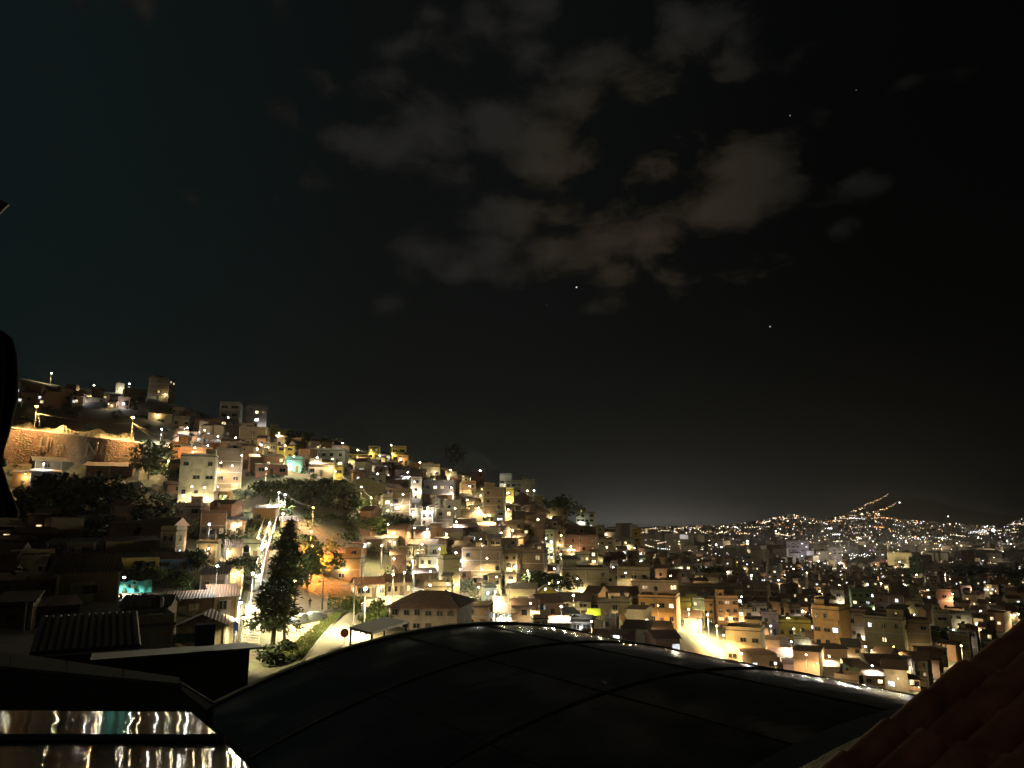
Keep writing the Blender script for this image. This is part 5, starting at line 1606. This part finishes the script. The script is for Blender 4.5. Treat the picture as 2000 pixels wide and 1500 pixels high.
FC = [(k * 4 + m, k * 4 + (m + 1) % 4, k * 4 + 4 + (m + 1) % 4, k * 4 + 4 + m) for k in range(40) for m in range(4)]
part('edge_trim', mesh_from('edge trim', V, FC, paint('dull olive trim', (.075, .07, .05), .5)), root)
V = []
for k in range(31):
    t = 2.0 + 4.2 * k / 30
    for sv, up in ((ST[3] - .10, .03), (ST[3] + .08, .06)): V.append(vault(sv, t, up) - o0)
FC = [(k * 2, k * 2 + 1, k * 2 + 3, k * 2 + 2) for k in range(30)]
part('flashing', mesh_from('flashing', V, FC, paint('grey flashing', (.10, .105, .10), .6, .0)), root)
for s in (ST[0], ST[-1]):
    for t in (TS[0], TS[-1]):
        q = vault(s, t) - o0
        part('post', tube_mesh('post', [q, Vector((q.x, q.y, q.z - 5))], .08, M_RIB, 6), root)

# glossy flat panels at lower left
def m_panel(gg, bs, nt):
    """sheet with fine rolling ripples across it: they smear reflections along the slope"""
    p = wpos(gg)
    x, y, z = gg.sep(p)
    bs.inputs['Base Color'].default_value = (.055, .046, .034, 1)
    bs.inputs['Metallic'].default_value = .9; bs.inputs['Roughness'].default_value = .02
    wob = gg.math('SUBTRACT', gg.noise(gg.vec('MULTIPLY', p, (.12, 2.0, 0)), 1.0, 2, .45), .5)
    rip = gg.math('SINE', gg.math('MULTIPLY', y, 420.0))
    slow = gg.math('SUBTRACT', gg.noise(gg.vec('MULTIPLY', p, (.5, .9, 3)), 1.0, 1, .4), .5)
    nx = gg.math('MULTIPLY', wob, .032)
    ny = gg.math('ADD', math.sin(R(5)) + .005, gg.math('ADD', gg.math('MULTIPLY', rip, .075), gg.math('MULTIPLY', slow, .02)))
    gg.put(bs.inputs['Normal'], gg.vec('NORMALIZE', gg.comb(nx, ny, math.cos(R(5)))))
M_PANEL = material('wavy glossy sheet', m_panel)
def panel_pt(u, v):
    d = direction(u, v); d = d / d.y
    m = -math.tan(R(5.0)); Y = (-2.2 - m * 7.0) / (d.z - m)
    return Vector((d.x * Y, Y, CZ + d.z * Y))
c0 = panel_pt(200, 1440)
root = thing('glossy_lean_to', 'flat glossy roof sheets streaked with wavy reflections of lamps', 'roof', c0 - Vector((0, 0, 1.5)))
for quad in (((-120, 1386), (372, 1390), (432, 1441), (-120, 1441)), ((-120, 1452), (440, 1452), (520, 1530), (-120, 1530))):
    q = [panel_pt(*x) - root.location for x in quad]
    V = q + [x - Vector((0, 0, .05)) for x in q]
    part('roof_sheet', mesh_from('glossy sheet', V, [(3, 2, 1, 0), (4, 5, 6, 7), (0, 1, 5, 4), (1, 2, 6, 5), (2, 3, 7, 6), (3, 0, 4, 7)], M_PANEL), root)
a, b = panel_pt(-120, 1446) - root.location, panel_pt(440, 1446) - root.location
part('batten', tube_mesh('batten', [a + Vector((0, 0, .02)), b + Vector((0, 0, .02))], .045, M_BLACK, 4), root)
for (u, v) in ((-60, 1395), (380, 1395), (-60, 1500), (470, 1500)):
    q = panel_pt(u, v) - root.location
    part('post', tube_mesh('post', [q - Vector((0, 0, .05)), q - Vector((0, 0, 3))], .05, M_BLACK, 6), root)

# low parapet wall behind the panels
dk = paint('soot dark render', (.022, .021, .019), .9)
cap = paint('dull capping', (.055, .052, .046), .8)
def prism(name, quad, z, drop, mat, root, lift=0.0):
    q = [at_level(*x, z) - root.location + Vector((0, 0, lift)) for x in quad]
    V = q + [x - Vector((0, 0, drop)) for x in q]
    return part(name, mesh_from(name, V, [(3, 2, 1, 0), (4, 5, 6, 7), (0, 1, 5, 4), (1, 2, 6, 5), (2, 3, 7, 6), (3, 0, 4, 7)], mat), root)
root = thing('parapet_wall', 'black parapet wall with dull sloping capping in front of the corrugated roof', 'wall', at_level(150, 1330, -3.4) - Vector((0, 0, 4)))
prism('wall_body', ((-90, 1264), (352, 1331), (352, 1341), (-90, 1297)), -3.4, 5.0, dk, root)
for i in range(4):
    f0, f1 = i / 4, (i + 1) / 4 - .004
    L0 = lambda f: (-90 + 442 * f, 1263 + 67 * f); L1 = lambda f: (-90 + 442 * f, 1298 + 44 * f)
    prism('coping_slab', (L0(f0), L0(f1), L1(f1), L1(f0)), -3.4, .07, cap, root, .074)
prism('end_wall', ((354, 1331), (418, 1374), (404, 1384), (354, 1345)), -3.4, 4.0, dk, root, -.02)
part('handrail', tube_mesh('handrail', [at_level(352, 1333, -3.3) - root.location, at_level(416, 1374, -3.3) - root.location], .03, cap, 5), root)
# black shed
fl, fr = at_level(188, 1291, -5.0), at_level(488, 1268, -5.0)
ax = (fr - fl).normalized(); bx_ = Vector((-ax.y, ax.x, 0))
root = thing('black_shed', 'black walled shed with thin pale roof edge behind the parapet wall', 'shed', Vector((fl.x, fl.y, CZ - 11)))
def prism3(name, pts_, drop, mat, root):
    q = [Vector(x) - root.location for x in pts_]
    V = q + [x - Vector((0, 0, drop)) for x in q]
    return part(name, mesh_from(name, V, [(0, 1, 2, 3), (7, 6, 5, 4), (1, 0, 4, 5), (2, 1, 5, 6), (3, 2, 6, 7), (0, 3, 7, 4)], mat), root)
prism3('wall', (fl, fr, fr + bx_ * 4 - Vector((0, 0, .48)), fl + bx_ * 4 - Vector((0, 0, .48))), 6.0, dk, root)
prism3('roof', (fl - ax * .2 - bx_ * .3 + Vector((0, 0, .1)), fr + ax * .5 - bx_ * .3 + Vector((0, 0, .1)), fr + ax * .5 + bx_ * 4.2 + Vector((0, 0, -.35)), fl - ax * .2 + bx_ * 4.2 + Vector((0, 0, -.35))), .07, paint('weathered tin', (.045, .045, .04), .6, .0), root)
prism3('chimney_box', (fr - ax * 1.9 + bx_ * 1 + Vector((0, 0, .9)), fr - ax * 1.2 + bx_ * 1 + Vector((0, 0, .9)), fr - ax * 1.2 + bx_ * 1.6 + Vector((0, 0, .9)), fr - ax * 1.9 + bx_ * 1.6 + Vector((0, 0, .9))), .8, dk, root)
# corrugated roof
nc_ = at_depth(170, 1270, 42)
root = thing('corrugated_shed', 'dark shed with deep ribbed corrugated roof beyond the parapet wall', 'shed', Vector((nc_.x, nc_.y, H(nc_.x, nc_.y))), -math.atan2(nc_.x, nc_.y))
wid = 172 * 42 / F * 1.06
zn = nc_.z - root.location.z; Ld = 7.0
zf = at_depth(170, 1200, 42 + Ld * .9).z - root.location.z
N_ = 14
V, FC = [], []
for k in range(7):
    an = math.pi * k / 6
    V.append((-.5 * math.cos(an), 0, .42 * math.sin(an))); V.append((-.5 * math.cos(an), 1, .42 * math.sin(an)))
for k in range(6): FC.append((k * 2, k * 2 + 2, k * 2 + 3, k * 2 + 1))
sheet = mesh_from('ribbed sheet', V, FC, paint('old ribbed sheet', (.075, .07, .062), .6))
Ls = math.hypot(Ld, zf - zn); slope = math.atan2(zf - zn, Ld)
for i in range(N_):
    part('ribbed_sheet', sheet, root, (wid * ((i + .5) / N_ - .5), 0, zn), (wid / N_ * .94, Ls, wid / N_), (slope, 0, 0))
part('deck', cube(dk), root, (0, .02, zn - .12), (wid, Ls, .1), (slope, 0, 0))
part('wall', cube(dk), root, (0, .3, -1.5), (wid * .98, Ld - .8, zn + 1.3))

# tiled roof at lower right, just under the window
mA, mB, aR = .35, .15, 3.2
gl = math.hypot(mA, mB); upd = Vector((mA / gl, mB / gl, 0)); acr = Vector((-upd.y, upd.x, 0))
def roof_z(x, y): return CZ - aR + mA * x + mB * y
E2 = Vector((3.02, 5.58, 0))
tile_m = material('old clay tile', lambda gg, bs, nt: (gg.put(bs.inputs['Base Color'], gg.mix(gg.ramp(gg.noise(wpos(gg), 3.0, 5, .6), .3, .7), (.42, .155, .065), (.20, .075, .038))), setattr(bs.inputs['Roughness'], 'default_value', .75)))
root = thing('tiled_roof', 'near red clay tiled roof sloping across the lower right corner', 'roof', (E2.x, E2.y - 1, CZ - 5))
tl, tw, ex = .50, .27, .43
V, FC = [], []
for k in range(9):
    an = math.pi * k / 8
    for (y, r) in ((0, 1.0), (tl, .82)):
        V.append((-.5 * tw * r * math.cos(an), y, .42 * tw * r * math.sin(an)))
for k in range(9):
    an = math.pi * k / 8
    for (y, r) in ((0, .86), (tl, .70)):
        V.append((-.5 * tw * r * math.cos(an), y, .42 * tw * r * math.sin(an)))
for k in range(8):
    FC.append((k * 2, k * 2 + 2, k * 2 + 3, k * 2 + 1)); FC.append((18 + k * 2, 18 + k * 2 + 1, 18 + k * 2 + 3, 18 + k * 2 + 2)); FC.append((k * 2, 18 + k * 2, 18 + k * 2 + 2, k * 2 + 2))
tile = mesh_from('barrel tile', V, FC, tile_m)
for p_ in tile.polygons: p_.use_smooth = True
rz_t = math.atan2(upd.y, upd.x) - math.pi / 2
sl = math.atan(gl); cs_ = math.cos(sl)
rt = random.Random(4)
for c in range(14):
    for r_ in range(19):
        q = E2 - acr * (c * tw * 1.02 + .1) + upd * (-2.6 + r_ * ex * cs_)
        z = roof_z(q.x, q.y) + .05 + rt.uniform(-.008, .012)
        part('tile', tile, root, Vector((q.x, q.y, z)) - root.location, (rt.uniform(.96, 1.04), 1, rt.uniform(.95, 1.1)), (sl + R(7) + rt.uniform(-.015, .015), rt.uniform(-.03, .03), rz_t + rt.uniform(-.02, .02)))
dq = [E2 + upd * -2.7 + acr * .08, E2 + upd * 5.4 + acr * .08, E2 + upd * 5.4 - acr * 4.0, E2 + upd * -2.7 - acr * 4.0]
dq = [Vector((q.x, q.y, roof_z(q.x, q.y) + .02)) for q in dq]
prism3('roof_deck', dq, .12, dk, root)
prism3('wall', [q - Vector((0, 0, .14)) for q in [dq[0].lerp(dq[2], .06), dq[1].lerp(dq[3], .06), dq[2].lerp(dq[0], .06), dq[3].lerp(dq[1], .06)]], 5.0, dk, root)

# folded black parasol at the left edge, leaning a little
Yp = 3.2; kp = Yp / F
axis = lambda v: at_depth(-20, v, Yp)
root = thing('folded_parasol', 'folded black parasol cut off by the left edge of the picture', 'parasol', (axis(1500).x - .35, Yp, CZ - 2.6))
prof = [(640, 10), (646, 34), (660, 52), (690, 62), (735, 64), (775, 62), (805, 53), (840, 44), (880, 31), (905, 26), (950, 41), (1000, 63), (1011, 60)]
V, FC = [], []
NA = 40
for (v, r) in prof:
    c_ = axis(v) - root.location
    for k in range(NA):
        an = 2 * math.pi * k / NA; rr = r * .74 * kp * (1 + .10 * math.sin(an * 8 + .4) * (0 if v < 650 else 1))
        V.append((c_.x + rr * math.cos(an), rr * math.sin(an), c_.z))
for j in range(len(prof) - 1):
    for k in range(NA): FC.append((j * NA + k, j * NA + (k + 1) % NA, (j + 1) * NA + (k + 1) % NA, (j + 1) * NA + k))
o = part('canopy', mesh_from('folded canopy', V, FC, paint('black cloth', (.03, .026, .022), .9)), root)
for p_ in o.data.polygons: p_.use_smooth = True
part('pole', tube_mesh('pole', [(0, 0, .02), axis(1100) - root.location, axis(650) - root.location, axis(380) - root.location], .02, M_RIB, 8), root)
part('tie', tube_mesh('tie', [axis(911) - root.location, axis(899) - root.location], 28 * kp, M_RIB, 20), root)
part('crank_arm', tube_mesh('crank arm', [axis(430) - root.location, at_depth(9, 394, Yp) - root.location], [.012, .024], paint('grey plastic', (.30, .29, .27), .6), 8), root)
part('base', tube_mesh('base', [(0, 0, 0), (0, 0, .08)], [.3, .26], M_RIB, 20), root)
root = thing('terrace_slab', 'dark terrace slab holding up the folded parasol', 'terrace', (-3.2, 3.0, CZ - 2.72))
part('slab', cube(dk), root, (0, -1.2, 0), (2.6, 2.4, .12)); part('support', cube(dk), root, (0, -1.0, -9), (2.2, 2.0, 9))

# ------------------------------------------------------------------ night haze over the valley
if HAZE > 0:
    V, FC = [], []
    box_geo(-24000, 24000, -300, 9300, CZ - 330, CZ + 330, V, FC)
    hm = bpy.data.materials.new('night haze'); hm.use_nodes = True
    hn = hm.node_tree; hn.nodes.remove(hn.nodes['Principled BSDF'])
    pvn = hn.nodes.new('ShaderNodeVolumePrincipled'); pvn.inputs['Color'].default_value = (.92, .92, .9, 1); pvn.inputs['Density'].default_value = HAZE; pvn.inputs['Anisotropy'].default_value = .85
    hn.links.new(pvn.outputs[0], hn.nodes['Material Output'].inputs['Volume'])
    hz_o = part('haze', mesh_from('haze', V, FC, hm), None)
    tag(hz_o, 'thin night haze over the valley', 'haze', None, 'stuff')
